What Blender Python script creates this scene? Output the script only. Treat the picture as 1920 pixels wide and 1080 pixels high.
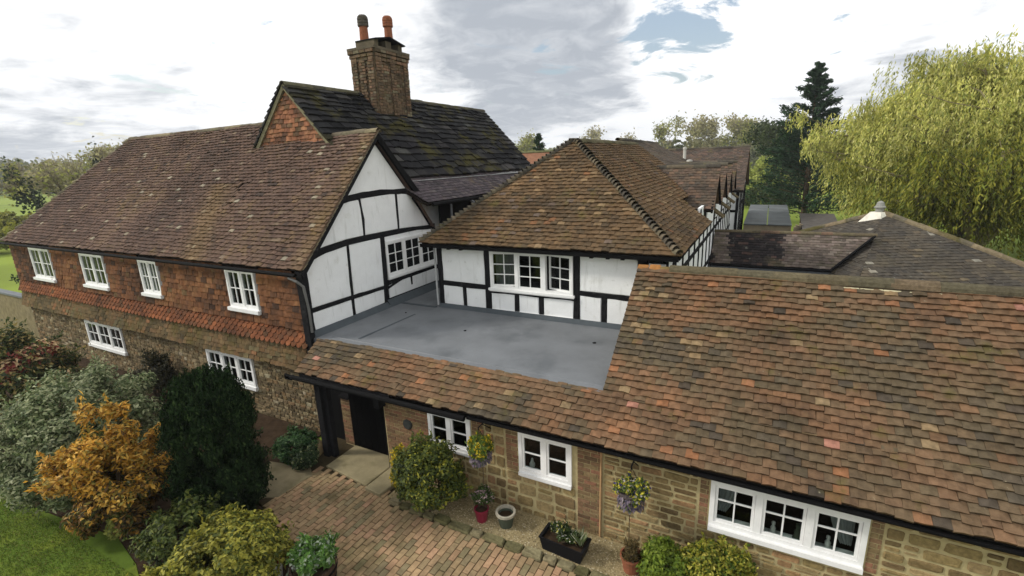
import bpy, math, random
import numpy as np
from mathutils import Vector, Matrix, noise

for o in list(bpy.data.objects):
    bpy.data.objects.remove(o)
random.seed(11)
rng = np.random.default_rng(11)
scn = bpy.context.scene
COL = scn.collection
R = math.radians

# ------------------------------------------------------------------ camera
CR = np.array([[0.886896, 0.460571, -0.035904], [0.085773, -0.240539, -0.966842], [-0.453936, 0.854409, -0.252838]])
CC = np.array([3.2064, -7.1346, 6.5860])
FPX = 906.96
cd = bpy.data.cameras.new('camera')
cd.sensor_width = 36.0
cd.lens = FPX / 1920 * 36
cd.clip_start = 0.1
cd.clip_end = 6000
cam = bpy.data.objects.new('camera', cd)
COL.objects.link(cam)
m = Matrix.Identity(4)
for i in range(3):
    m[i][0] = CR[0][i]; m[i][1] = -CR[1][i]; m[i][2] = -CR[2][i]; m[i][3] = CC[i]
cam.matrix_world = m
scn.camera = cam

# ------------------------------------------------------------------ world, sun, exposure
SUN_EL = R(36)
SUN_DIR = Vector((-0.90, -0.43, 0)).normalized() * math.cos(SUN_EL) + Vector((0, 0, math.sin(SUN_EL)))
SUN_STRENGTH = 2.7
CLOUD_GAIN = .95
EXPOSURE = 0.08

w = bpy.data.worlds.new('World')
scn.world = w
w.use_nodes = True
nt = w.node_tree
nt.nodes.clear()
def wn(t, **k):
    n = nt.nodes.new(t)
    for a, b in k.items():
        setattr(n, a, b)
    return n
def wl(a, b): nt.links.new(a, b)
def wmath(op, a, b=None, clamp=False):
    n = wn('ShaderNodeMath', operation=op, use_clamp=clamp)
    for i, v in enumerate((a, b)):
        if v is None: continue
        if isinstance(v, (int, float)): n.inputs[i].default_value = v
        else: wl(v, n.inputs[i])
    return n.outputs[0]
sky = wn('ShaderNodeTexSky', sky_type='NISHITA', sun_disc=False)
sky.sun_elevation = SUN_EL
sky.sun_rotation = math.atan2(SUN_DIR.x, SUN_DIR.y)
sky.air_density = 1.2; sky.dust_density = 2.5; sky.ozone_density = 1.2
tc = wn('ShaderNodeTexCoord')
sep = wn('ShaderNodeSeparateXYZ'); wl(tc.outputs['Generated'], sep.inputs[0])
zc = wmath('ADD', wmath('MAXIMUM', sep.outputs[2], 0.0), 0.16)
cmb = wn('ShaderNodeCombineXYZ')
wl(wmath('DIVIDE', sep.outputs[0], zc), cmb.inputs[0]); wl(wmath('DIVIDE', sep.outputs[1], zc), cmb.inputs[1])
def wnoise(scale, detail, off, rough=0.55, dist=0.0):
    mp = wn('ShaderNodeMapping'); wl(cmb.outputs[0], mp.inputs[0]); mp.inputs['Location'].default_value = off
    n = wn('ShaderNodeTexNoise'); n.inputs['Scale'].default_value = scale; n.inputs['Detail'].default_value = detail
    n.inputs['Roughness'].default_value = rough; n.inputs['Distortion'].default_value = dist
    wl(mp.outputs[0], n.inputs['Vector']); return n.outputs['Fac']
def wsmooth(x, lo, hi):
    n = wn('ShaderNodeMapRange', interpolation_type='SMOOTHSTEP'); wl(x, n.inputs['Value'])
    n.inputs['From Min'].default_value = lo; n.inputs['From Max'].default_value = hi
    return n.outputs[0]
def pix_dir(u, v):
    d = CR.T @ np.array([(u - 960) / FPX, (v - 540) / FPX, 1.0]); return d / np.linalg.norm(d)
def blob(u, v, size):
    # a soft cloud mass round one direction of the sky
    d = pix_dir(u, v)
    dp = wn('ShaderNodeVectorMath', operation='DOT_PRODUCT'); wl(tc.outputs['Generated'], dp.inputs[0]); dp.inputs[1].default_value = tuple(d)
    return wsmooth(dp.outputs['Value'], math.cos(size), 1.0)
big = wnoise(0.8, 9, (3.1, 1.7, 0.0), 0.58, 0.25)
fine = wnoise(2.6, 9, (7.3, 2.2, 1.0), 0.6, 0.4)
shade = wmath('ADD', wmath('MULTIPLY', big, 0.62), wmath('MULTIPLY', fine, 0.46))
for (u, v, s, k) in ((930, 10, .34, .13), (1000, 60, .2, .06), (90, 130, .24, .11), (420, 150, .16, .07), (1600, 70, .2, .12), (1120, 150, .14, .10), (960, 190, .12, .09), (560, 60, .3, -.10), (1450, 150, .2, -.09), (200, 30, .2, -.05), (1290, 140, .1, -.06)):
    shade = wmath('ADD', shade, wmath('MULTIPLY', blob(u, v, s), k))
grey = wmath('MULTIPLY', wsmooth(shade, 0.55, 0.75), wmath('ADD', wmath('MULTIPLY', wnoise(4.2, 9, (2.7, 9.1, 4.0), .62, .6), 1.1), .38), True)
cr = wn('ShaderNodeMix', data_type='RGBA'); wl(grey, cr.inputs[0])
cr.inputs[6].default_value = (1.16, 1.17, 1.18, 1); cr.inputs[7].default_value = (0.46, 0.50, 0.56, 1)
gap = wmath('SUBTRACT', wmath('MULTIPLY', wnoise(2.6, 9, (0.4, 5.2, 3.0), 0.62, 0.6), 1.5), .25)
gap = wmath('ADD', gap, wmath('MULTIPLY', blob(1290, 30, .13), .36))
gap = wmath('ADD', gap, wmath('MULTIPLY', blob(1040, 100, .06), .16))
gap = wmath('ADD', gap, wmath('MULTIPLY', blob(1840, 20, .07), .16))
gap = wmath('ADD', gap, wmath('MULTIPLY', blob(300, 260, .2), .08))
cover = wmath('MULTIPLY', wsmooth(gap, 0.70, 0.84), .9)
b1 = wn('ShaderNodeBackground'); wl(sky.outputs[0], b1.inputs[0]); b1.inputs[1].default_value = 0.15
b2 = wn('ShaderNodeBackground'); wl(cr.outputs[2], b2.inputs[0]); b2.inputs[1].default_value = CLOUD_GAIN
mx = wn('ShaderNodeMixShader'); wl(cover, mx.inputs[0]); wl(b2.outputs[0], mx.inputs[1]); wl(b1.outputs[0], mx.inputs[2])
wo = wn('ShaderNodeOutputWorld'); wl(mx.outputs[0], wo.inputs[0])

sl = bpy.data.lights.new('sun', 'SUN'); sl.energy = SUN_STRENGTH; sl.angle = R(9); sl.color = (1.0, 0.95, 0.87)
sun = bpy.data.objects.new('sun', sl); COL.objects.link(sun)
sun.location = (-20, -15, 30)
sun.rotation_euler = SUN_DIR.to_track_quat('Z', 'Y').to_euler()
scn.view_settings.view_transform = 'Standard'
scn.view_settings.look = 'None'
scn.view_settings.gamma = 1
scn.view_settings.exposure = EXPOSURE
scn.view_settings.use_curve_mapping = False

# ------------------------------------------------------------------ helpers
def S(r, g, b):
    f = lambda c: (c / 255 / 12.92) if c <= 10 else ((c / 255 + .055) / 1.055) ** 2.4
    return (f(r), f(g), f(b))
def V(*a): return Vector(a)
X, Y, Z = V(1, 0, 0), V(0, 1, 0), V(0, 0, 1)
def project(p):
    q = CR @ (np.array(p) - CC)
    if q[2] < .05: return None
    return 960 + FPX * q[0] / q[2], 540 + FPX * q[1] / q[2], q[2]
WL = {}
def ob(name, data, parent=None, mtx=None, mat=None, color=None):
    o = bpy.data.objects.new(name, data)
    COL.objects.link(o)
    if mat is not None and data is not None and not data.materials:
        data.materials.append(mat)
    wm = mtx if mtx is not None else Matrix.Identity(4)
    if parent is not None:
        o.parent = parent
        o.matrix_parent_inverse = WL[parent.name].inverted()
    o.matrix_basis = wm
    WL[o.name] = wm.copy()
    if color is not None: o.color = (*color, 1)
    return o
def tag(o, label=None, cat=None, group=None, kind=None):
    if label: o['label'] = label
    if cat: o['category'] = cat
    if group: o['group'] = group
    if kind: o['kind'] = kind
    return o
def thing(name, loc, label, cat, group=None):
    o = ob(name, None, mtx=Matrix.Translation(loc))
    o.empty_display_size = .3
    return tag(o, label, cat, group)
def mesh(name, vs, fs):
    me = bpy.data.meshes.new(name)
    me.from_pydata([tuple(v) for v in vs], [], fs)
    me.update()
    return me
def frame(O, U, W, N):
    M = Matrix.Identity(4)
    for i in range(3):
        M[i][0] = U[i]; M[i][1] = W[i]; M[i][2] = N[i]; M[i][3] = O[i]
    return M
class MB:
    """collects simple solids in one mesh"""
    def __init__(s, M=None): s.v = []; s.f = []; s.M = M or Matrix.Identity(4)
    def add(s, vs, fs):
        b = len(s.v); s.v += [s.M @ Vector(v) for v in vs]; s.f += [[b + i for i in f] for f in fs]
    def box(s, x0, x1, y0, y1, z0, z1):
        s.add([(x0, y0, z0), (x1, y0, z0), (x1, y1, z0), (x0, y1, z0), (x0, y0, z1), (x1, y0, z1), (x1, y1, z1), (x0, y1, z1)],
              [(0, 3, 2, 1), (4, 5, 6, 7), (0, 1, 5, 4), (1, 2, 6, 5), (2, 3, 7, 6), (3, 0, 4, 7)])
    def prism(s, poly, z0, z1):
        n = len(poly)
        s.add([(p[0], p[1], z0) for p in poly] + [(p[0], p[1], z1) for p in poly],
              [tuple(range(n - 1, -1, -1)), tuple(range(n, 2 * n))] + [(i, (i + 1) % n, n + (i + 1) % n, n + i) for i in range(n)])
    def pillow(s, poly, z0, z1, inset, drop):
        n = len(poly); cx = sum(p[0] for p in poly) / n; cy = sum(p[1] for p in poly) / n
        ins = []
        for p in poly:
            d = math.hypot(p[0] - cx, p[1] - cy) + 1e-6; k = max(0.3, 1 - inset / d)
            ins.append((cx + (p[0] - cx) * k, cy + (p[1] - cy) * k))
        s.add([(p[0], p[1], z0) for p in poly] + [(p[0], p[1], z1 - drop) for p in poly] + [(p[0], p[1], z1) for p in ins],
              [(i, (i + 1) % n, n + (i + 1) % n, n + i) for i in range(n)] + [(n + i, n + (i + 1) % n, 2 * n + (i + 1) % n, 2 * n + i) for i in range(n)] + [tuple(range(2 * n, 3 * n))])
    def tube(s, pts, rad, sides=6, cap=True):
        pts = [Vector(p) for p in pts]; rings = []
        for i, p in enumerate(pts):
            d = (pts[min(i + 1, len(pts) - 1)] - pts[max(i - 1, 0)]).normalized()
            a = d.orthogonal().normalized() if i == 0 else (rings_a - d * rings_a.dot(d)).normalized()
            rings_a = a; b = d.cross(a)
            r = rad[i] if isinstance(rad, (list, tuple)) else rad
            rings.append([p + a * (r * math.cos(2 * math.pi * k / sides)) + b * (r * math.sin(2 * math.pi * k / sides)) for k in range(sides)])
        vs = [v for r in rings for v in r]; fs = []
        for i in range(len(pts) - 1):
            for k in range(sides):
                k2 = (k + 1) % sides
                fs.append((i * sides + k, i * sides + k2, (i + 1) * sides + k2, (i + 1) * sides + k))
        if cap:
            fs.append(tuple(range(sides - 1, -1, -1))); fs.append(tuple(range((len(pts) - 1) * sides, len(pts) * sides)))
        s.add(vs, fs)
    def lathe(s, prof, c, n=20):
        vs = []; fs = []
        for (r, z) in prof:
            vs += [(c[0] + r * math.cos(2 * math.pi * k / n), c[1] + r * math.sin(2 * math.pi * k / n), c[2] + z) for k in range(n)]
        for i in range(len(prof) - 1):
            for k in range(n):
                k2 = (k + 1) % n
                fs.append((i * n + k, i * n + k2, (i + 1) * n + k2, (i + 1) * n + k))
        s.add(vs, fs)
    def build(s, name, mat, parent=None, smooth=False, color=None):
        me = mesh(name, s.v, s.f)
        if smooth: me.polygons.foreach_set('use_smooth', [True] * len(me.polygons))
        return ob(name, me, parent, mat=mat, color=color)

# ------------------------------------------------------------------ materials
def pmat(name, col=(.5, .5, .5), rough=.85, src=None, n_scale=3.0, n_amt=.2, bump=.25, bump_scale=45.0, spec=.07, layers=(), metallic=0.0, trans=0.0):
    """procedural material; src 'obj' takes the object's colour, 'vcol' a colour attribute; layers: (colour, scale, lo, hi, strength)"""
    mt = bpy.data.materials.new(name); mt.use_nodes = True
    t = mt.node_tree; t.nodes.clear(); N = t.nodes.new; L = t.links.new
    out = N('ShaderNodeOutputMaterial'); bs = N('ShaderNodeBsdfPrincipled')
    geo = N('ShaderNodeNewGeometry')
    if src == 'obj':
        c = N('ShaderNodeObjectInfo').outputs['Color']
    elif src == 'vcol':
        a = N('ShaderNodeAttribute'); a.attribute_name = 'Col'; c = a.outputs['Color']
    else:
        a = N('ShaderNodeRGB'); a.outputs[0].default_value = (*col, 1); c = a.outputs[0]
    def noise_(scale, detail=6, rough_=.6, stretch=None):
        n = N('ShaderNodeTexNoise'); n.inputs['Scale'].default_value = scale; n.inputs['Detail'].default_value = detail; n.inputs['Roughness'].default_value = rough_
        if stretch:
            vm = N('ShaderNodeVectorMath'); vm.operation = 'MULTIPLY'; L(geo.outputs['Position'], vm.inputs[0]); vm.inputs[1].default_value = stretch; L(vm.outputs[0], n.inputs['Vector'])
        else: L(geo.outputs['Position'], n.inputs['Vector'])
        return n.outputs['Fac']
    if n_amt > 0:
        mr = N('ShaderNodeMapRange'); L(noise_(n_scale), mr.inputs['Value'])
        mr.inputs['From Min'].default_value = .3; mr.inputs['From Max'].default_value = .7
        mr.inputs['To Min'].default_value = 1 - n_amt; mr.inputs['To Max'].default_value = 1 + n_amt
        mm = N('ShaderNodeVectorMath'); mm.operation = 'SCALE'; L(c, mm.inputs[0]); L(mr.outputs[0], mm.inputs['Scale']); c = mm.outputs[0]
    for ly in layers:
        (lc, sc, lo, hi, st) = ly[:5]
        mr = N('ShaderNodeMapRange'); mr.interpolation_type = 'SMOOTHSTEP'; L(noise_(sc, 5, stretch=ly[5] if len(ly) > 5 else None), mr.inputs['Value'])
        mr.inputs['From Min'].default_value = lo; mr.inputs['From Max'].default_value = hi; mr.inputs['To Max'].default_value = st
        mi = N('ShaderNodeMix'); mi.data_type = 'RGBA'; L(mr.outputs[0], mi.inputs[0]); L(c, mi.inputs[6]); mi.inputs[7].default_value = (*lc, 1); c = mi.outputs[2]
    L(c, bs.inputs['Base Color'])
    bs.inputs['Roughness'].default_value = rough; bs.inputs['Specular IOR Level'].default_value = spec; bs.inputs['Metallic'].default_value = metallic
    if bump > 0:
        b = N('ShaderNodeBump'); b.inputs['Strength'].default_value = bump; b.inputs['Distance'].default_value = .02
        L(noise_(bump_scale, 5), b.inputs['Height']); L(b.outputs[0], bs.inputs['Normal'])
    sh = bs.outputs[0]
    if trans > 0:
        tr = N('ShaderNodeBsdfTranslucent'); L(c, tr.inputs[0]); ms = N('ShaderNodeMixShader'); ms.inputs[0].default_value = trans
        L(sh, ms.inputs[1]); L(tr.outputs[0], ms.inputs[2]); sh = ms.outputs[0]
    L(sh, out.inputs[0])
    return mt
def pair(name, **k): return pmat(name + '_single', src='obj', **k), pmat(name + '_mass', src='vcol', **k)

MOSS = S(92, 88, 42); LICHEN = S(165, 158, 132); SOOT = S(38, 36, 34)
M_tile = pair('clay_tile', rough=.92, n_scale=11, n_amt=.3, bump=.5, bump_scale=60, layers=((SOOT, 1.0, .50, .72, .42), (SOOT, 5.5, .55, .75, .35), (MOSS, 1.9, .57, .72, .45), (LICHEN, 16, .68, .75, .6)))
M_tileL = pair('weathered_clay_tile', rough=.92, n_scale=10, n_amt=.28, bump=.5, bump_scale=60, layers=((SOOT, .8, .52, .75, .4), (SOOT, 5, .55, .75, .35), (S(120, 102, 62), 1.0, .58, .74, .4), (LICHEN, 14, .70, .76, .55)))
M_slab = pair('stone_slab', rough=.92, n_scale=8, n_amt=.3, bump=.5, bump_scale=30, layers=((S(72, 68, 30), .9, .55, .66, .75), (S(120, 120, 112), 9, .66, .74, .5)))
M_slate = pair('mixed_slate', rough=.8, n_scale=8, n_amt=.25, bump=.3, bump_scale=40, layers=((S(128, 126, 116), 5, .62, .72, .5), (S(100, 92, 70), 1.2, .55, .72, .4)))
M_wtile = pair('hanging_tile', rough=.9, n_scale=9, n_amt=.32, bump=.4, bump_scale=60, layers=((SOOT, .9, .48, .7, .5), (SOOT, 4, .55, .75, .4), (S(104, 92, 58), 1.5, .58, .74, .4)))
M_skirt = pair('mossy_tile', rough=.95, n_scale=6, n_amt=.3, bump=.5, bump_scale=50, layers=((S(88, 80, 46), 1.3, .50, .66, .6), (S(74, 64, 52), 2.5, .5, .7, .5)))
M_stone = pair('rubble_stone', rough=.95, n_scale=18, n_amt=.3, bump=.6, bump_scale=40, layers=((S(60, 54, 40), 3, .58, .74, .4),))
M_brick = pair('brick', rough=.92, n_scale=20, n_amt=.25, bump=.4, bump_scale=60, layers=((S(70, 62, 48), 2.2, .55, .75, .4),))
M_paver = pair('paver', rough=.9, n_scale=9, n_amt=.22, bump=.3, bump_scale=60, layers=((S(72, 68, 44), 1.1, .52, .68, .55), (S(60, 55, 45), 5, .6, .75, .35)))
M_mortar = pmat('mortar', S(176, 162, 122), .95, n_scale=7, n_amt=.2, bump=.5, bump_scale=60)
M_mortar_grey = pmat('grey_mortar', S(132, 120, 94), .95, n_scale=5, n_amt=.25, bump=.6, bump_scale=50)
M_joint = pmat('mossy_joint', S(62, 54, 38), .95, n_scale=6, n_amt=.3, bump=.4)
M_deck = pmat('roof_underlay', S(40, 34, 30), .95, bump=0)
M_white = pmat('white_paint', (.80, .80, .79), .55, n_scale=9, n_amt=.05, bump=.08, bump_scale=60, layers=((S(150, 146, 132), 7, .66, .8, .35),))
M_plaster = pmat('white_limewash', (.80, .81, .81), .85, n_scale=2.2, n_amt=.05, bump=.3, bump_scale=14, layers=((S(176, 174, 160), 2.0, .58, .8, .45), (S(150, 150, 140), 6, .62, .78, .35), (S(140, 140, 128), 1.0, .56, .78, .42, (7, 7, .8))))
M_timber = pmat('black_timber', S(26, 26, 28), .85, spec=.12, n_scale=9, n_amt=.4, bump=.5, bump_scale=26, layers=((S(78, 78, 78), 6, .62, .78, .5),))
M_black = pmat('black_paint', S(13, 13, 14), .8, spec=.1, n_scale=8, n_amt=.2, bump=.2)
M_door = pmat('shade_black_door', S(8, 8, 8), .85, spec=.05, n_scale=8, n_amt=.3, bump=.3)  # near black, the deep shade of the porch put into the colour
M_dark = pmat('dark_room', S(20, 18, 17), .95, n_amt=.1, bump=0)  # near-black colour stands in for the darkness of an unlit room
M_flat = pmat('grey_roof_membrane', S(108, 111, 114), .55, n_scale=1.3, n_amt=.12, bump=.15, bump_scale=9, spec=.25, layers=((S(78, 82, 85), .8, .46, .70, .65), (S(84, 84, 80), 7, .60, .78, .4), (S(92, 90, 82), 26, .66, .76, .4), (S(120, 123, 126), 2.6, .62, .78, .35)))
M_flash = pmat('grey_upstand', S(74, 80, 84), .5, n_scale=3, n_amt=.12, bump=.15, bump_scale=12)
M_lead = pmat('lead', S(112, 116, 120), .6, n_scale=5, n_amt=.2, bump=.25)
M_curtain = pmat('net_curtain', S(205, 205, 205), .9, n_amt=.05, bump=0, trans=.3)
M_china = pmat('china', S(222, 218, 212), .3, n_amt=.03, bump=0, spec=.5)
M_terra = pmat('terracotta', S(138, 88, 66), .85, n_scale=12, n_amt=.2, bump=.2)
M_soil = pmat('soil', S(58, 46, 34), .98, n_scale=6, n_amt=.4, bump=.8, bump_scale=25)
M_bark = pmat('bark', S(78, 66, 52), .95, n_scale=8, n_amt=.35, bump=.6, bump_scale=20)
M_palebark = pmat('pale_bark', S(128, 118, 98), .95, n_scale=4, n_amt=.25, bump=.2)
M_leaf = pmat('leaf', rough=.55, src='vcol', n_scale=1.2, n_amt=.18, bump=0, spec=.2, trans=.34)
M_needle = pmat('needle', rough=.85, src='vcol', n_scale=1.5, n_amt=.2, bump=0, spec=.05, trans=.12)
M_petal = pmat('petal', rough=.6, src='vcol', n_amt=.05, bump=0, trans=.3)
def glass_mat():
    mt = bpy.data.materials.new('window_glass'); mt.use_nodes = True
    t = mt.node_tree; t.nodes.clear(); N = t.nodes.new; L = t.links.new
    out = N('ShaderNodeOutputMaterial'); tr = N('ShaderNodeBsdfTransparent'); tr.inputs[0].default_value = (.72, .76, .75, 1)
    gl = N('ShaderNodeBsdfGlossy'); gl.inputs['Roughness'].default_value = .03
    lw = N('ShaderNodeLayerWeight'); lw.inputs['Blend'].default_value = .5
    pw = N('ShaderNodeMath'); pw.operation = 'POWER'; L(lw.outputs['Facing'], pw.inputs[0]); pw.inputs[1].default_value = 5
    fr = N('ShaderNodeMath'); fr.operation = 'MULTIPLY_ADD'; L(pw.outputs[0], fr.inputs[0]); fr.inputs[1].default_value = .93; fr.inputs[2].default_value = .02
    geo = N('ShaderNodeNewGeometry'); no = N('ShaderNodeTexNoise'); no.inputs['Scale'].default_value = 4; L(geo.outputs['Position'], no.inputs['Vector'])
    b = N('ShaderNodeBump'); b.inputs['Strength'].default_value = .05; L(no.outputs['Fac'], b.inputs['Height']); L(b.outputs[0], gl.inputs['Normal'])
    mx_ = N('ShaderNodeMixShader'); L(fr.outputs[0], mx_.inputs[0]); L(tr.outputs[0], mx_.inputs[1]); L(gl.outputs[0], mx_.inputs[2]); L(mx_.outputs[0], out.inputs[0])
    return mt
M_glass = glass_mat()

# ------------------------------------------------------------------ pieces (tiles, stones, bricks)
def tile_variant(k):
    r = random.Random(100 + k)
    def zt(y): return .030 - .026 * y
    c = .003 + .003 * r.random(); e = [r.uniform(-.03, .03) for _ in range(3)]
    vs = []
    for j, x in enumerate((-.5, 0, .5)):
        vs.append((x, e[j], zt(0) + (c if j == 1 else 0)))
    for j, x in enumerate((-.5, 0, .5)):
        vs.append((x, 1, zt(1) + (c if j == 1 else 0)))
    for j, x in enumerate((-.5, 0, .5)):
        vs.append((x, e[j], zt(0) - .014))
    vs += [(-.5, 1, -.01), (.5, 1, -.01)]
    return np.array(vs), [(0, 1, 4, 3), (1, 2, 5, 4), (6, 7, 1, 0), (7, 8, 2, 1), (9, 6, 0, 3), (8, 10, 5, 2)]
TILES = [tile_variant(k) for k in range(6)]
def slab_variant(k):
    vs, fs = tile_variant(k + 40); vs = vs.copy(); r = random.Random(k)
    vs[:3, 2] += .06; vs[3:6, 2] += .0; vs[6:9, 2] -= .0; vs[:3, 1] += [r.uniform(-.04, .04) for _ in range(3)]; vs[6:9, 1] = vs[:3, 1]
    return vs, fs
SLABS = [slab_variant(k) for k in range(6)]
def club_variant(k):
    vs = []; n = 5
    pts = [(-.5, .35), (-.36, .08), (0, -.04), (.36, .08), (.5, .35)]
    zt = lambda y: .034 - .03 * y
    for (x, y) in pts: vs.append((x, y, zt(y)))
    vs += [(.5, 1, .004), (-.5, 1, .004)]
    for (x, y) in pts: vs.append((x, y, zt(y) - .016))
    fs = [(0, 1, 2, 3, 4, 5, 6)] + [(7 + i, 8 + i, 1 + i, i) for i in range(4)]
    return np.array(vs), fs
CLUBS = [club_variant(0)]
def stone_variant(k):
    r = random.Random(300 + k); base = []; top = []; n = 8
    for (sx, sy) in ((1, 1), (-1, 1), (-1, -1), (1, -1)):
        cx, cy = r.uniform(.03, .17), r.uniform(.04, .2); e = r.uniform(.0, .05); f_ = r.uniform(.0, .07)
        p = [(sx * (.5 - e), sy * (.5 - cy - f_)), (sx * (.5 - cx - e), sy * (.5 - f_))]
        base += p if sx * sy > 0 else p[::-1]
    for (x, y) in base:
        q = r.uniform(.84, .93); top.append((x * q, y * q, 1 + r.uniform(-.3, .15)))
    mid = [(b_[0], b_[1], .5) for b_ in base]
    vs = [(b_[0], b_[1], -.3) for b_ in base] + mid + top
    fs = [(i, (i + 1) % n, n + (i + 1) % n, n + i) for i in range(n)] + [(n + i, n + (i + 1) % n, 2 * n + (i + 1) % n, 2 * n + i) for i in range(n)] + [tuple(range(2 * n, 3 * n))]
    return np.array(vs), fs
STONES = [stone_variant(k) for k in range(10)]
def brick_variant(k):
    r = random.Random(500 + k); c = [(-.5, -.5), (.5, -.5), (.5, .5), (-.5, .5)]
    j = lambda: r.uniform(-.02, .02)
    base = [(x + j(), y + j(), -.3) for x, y in c]
    mid = [(b[0], b[1], .7) for b in base]; top = [(b[0] * .95, b[1] * .92, 1 + j() * 3) for b in base]
    fs = [(i, (i + 1) % 4, 4 + (i + 1) % 4, 4 + i) for i in range(4)] + [(4 + i, 4 + (i + 1) % 4, 8 + (i + 1) % 4, 8 + i) for i in range(4)] + [(8, 9, 10, 11)]
    return np.array(base + mid + top), fs
BRICKS = [brick_variant(k) for k in range(6)]
def halfround_variant(k, r0=.5, r1=.5, seg=6):
    vs = []; r = random.Random(k)
    for j, (y, rr) in enumerate(((0, r0), (1, r1))):
        for i in range(seg + 1):
            a = math.pi * i / seg; vs.append((rr * math.cos(a), y, rr * math.sin(a) * (1 + r.uniform(-.04, .04))))
    n = seg + 1
    for i in range(n):
        a = math.pi * i / seg; vs.append((r0 * .86 * math.cos(a), 0, r0 * .86 * math.sin(a)))
    fs = [(i + 1, i, n + i, n + i + 1) for i in range(seg)] + [(i, i + 1, 2 * n + i + 1, 2 * n + i) for i in range(seg)]
    return np.array(vs), fs
RIDGES = [halfround_variant(k) for k in range(4)]
BONNETS = [halfround_variant(k, .58, .36) for k in range(4)]

def setcol(me, cols):
    at = me.color_attributes.new('Col', 'FLOAT_COLOR', 'POINT')
    a = np.ones((len(me.vertices), 4), np.float32); a[:, :3] = cols
    at.data.foreach_set('color', a.ravel())
class Pieces:
    def __init__(s, variants): s.var = variants; s.items = []; s.extra = []
    def add(s, M, k, col, singles=True): s.items.append((M, k % len(s.var), col, singles))
    def finish(s, parent, name, mats, limit, vis=None, mass_name=None):
        sc = []
        for i, (M, k, col, ok) in enumerate(s.items):
            a = 0.0
            c = M @ Vector((0, .5 if s.var is not STONES and s.var is not BRICKS else 0, 0))
            p = project(c)
            if ok and p and -5 < p[0] < 1925 and -5 < p[1] < 1085 and (vis is None or vis(p[0], p[1], c)):
                a = (M.col[0].xyz.length * M.col[1].xyz.length) ** .5 / p[2]
            sc.append(a)
        order = sorted(range(len(sc)), key=lambda i: -sc[i])
        single = set(i for i in order[:limit] if sc[i] > 0)
        cache = {}
        for i in single:
            M, k, col, ok = s.items[i]
            if k not in cache: cache[k] = mesh(name, s.var[k][0], s.var[k][1])
            ob(name, cache[k], parent, M, mats[0], col)
        rest = [i for i in range(len(s.items)) if i not in single]
        vs = []; fs = []; cs = []; b = 0
        for i in rest:
            M, k, col, ok = s.items[i]
            A = np.array(M); v, f = s.var[k]
            vs.append(v @ A[:3, :3].T + A[:3, 3]); fs += [[b + q for q in ff] for ff in f]; cs.append(np.tile(col, (len(v), 1))); b += len(v)
        for (v, f, col) in s.extra:
            vs.append(np.array(v)); fs += [[b + q for q in ff] for ff in f]; cs.append(np.tile(col, (len(v), 1))); b += len(v)
        if vs:
            me = mesh(mass_name or name, np.concatenate(vs).tolist(), fs); setcol(me, np.concatenate(cs))
            tag(ob(mass_name or (name + '_rest'), me, parent, mat=mats[1]), kind='stuff')

def inside(poly, p):
    for i in range(len(poly)):
        a, b = poly[i], poly[(i + 1) % len(poly)]
        if (b[0] - a[0]) * (p[1] - a[1]) - (b[1] - a[1]) * (p[0] - a[0]) < -1e-6: return False
    return True
def clip(sub, poly):
    for i in range(len(poly)):
        a, b = poly[i], poly[(i + 1) % len(poly)]
        side = lambda p: (b[0] - a[0]) * (p[1] - a[1]) - (b[1] - a[1]) * (p[0] - a[0])
        o = []
        for j in range(len(sub)):
            p, q = sub[j], sub[(j + 1) % len(sub)]; sp, sq = side(p), side(q)
            if sp >= 0: o.append(p)
            if (sp >= 0) != (sq >= 0):
                t = sp / (sp - sq); o.append((p[0] + (q[0] - p[0]) * t, p[1] + (q[1] - p[1]) * t))
        sub = o
        if len(sub) < 3: return []
    return sub
def n2(a, b, s=1.0, o=0.0): return noise.noise(Vector((a * s + o, b * s - o, o * .37)))
def pick(pal, r):
    t = sum(p[0] for p in pal); x = r * t
    for wgt, c in pal:
        x -= wgt
        if x <= 0: return c
    return pal[-1][1]
def palette(pal, seed, jit=.12, patch=.5, ps=.9, desat=.14, pull=.15):
    tw = sum(p[0] for p in pal); av = [sum(p[0] * S(*p[1])[i] for p in pal) / tw for i in range(3)]
    def soft(c):
        c = [c[i] * (1 - pull) + av[i] * pull for i in range(3)]; l = .3 * c[0] + .59 * c[1] + .11 * c[2]
        return tuple(c[i] * (1 - desat) + l * (1.06, 1.0, .88)[i] * desat for i in range(3))
    pl = [(p[0], soft(S(*p[1]))) for p in pal]; rr = random.Random(seed)
    def f(u, v):
        r = rr.random()
        r = (r + patch * n2(u, v, ps, seed)) % 1.0
        c = pick(pl, r); k = 1 + rr.uniform(-jit, jit) + .14 * n2(u, v, .45, seed + 9)
        return (c[0] * k, c[1] * k * (1 + rr.uniform(-.03, .03)), c[2] * k)
    return f
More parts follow.
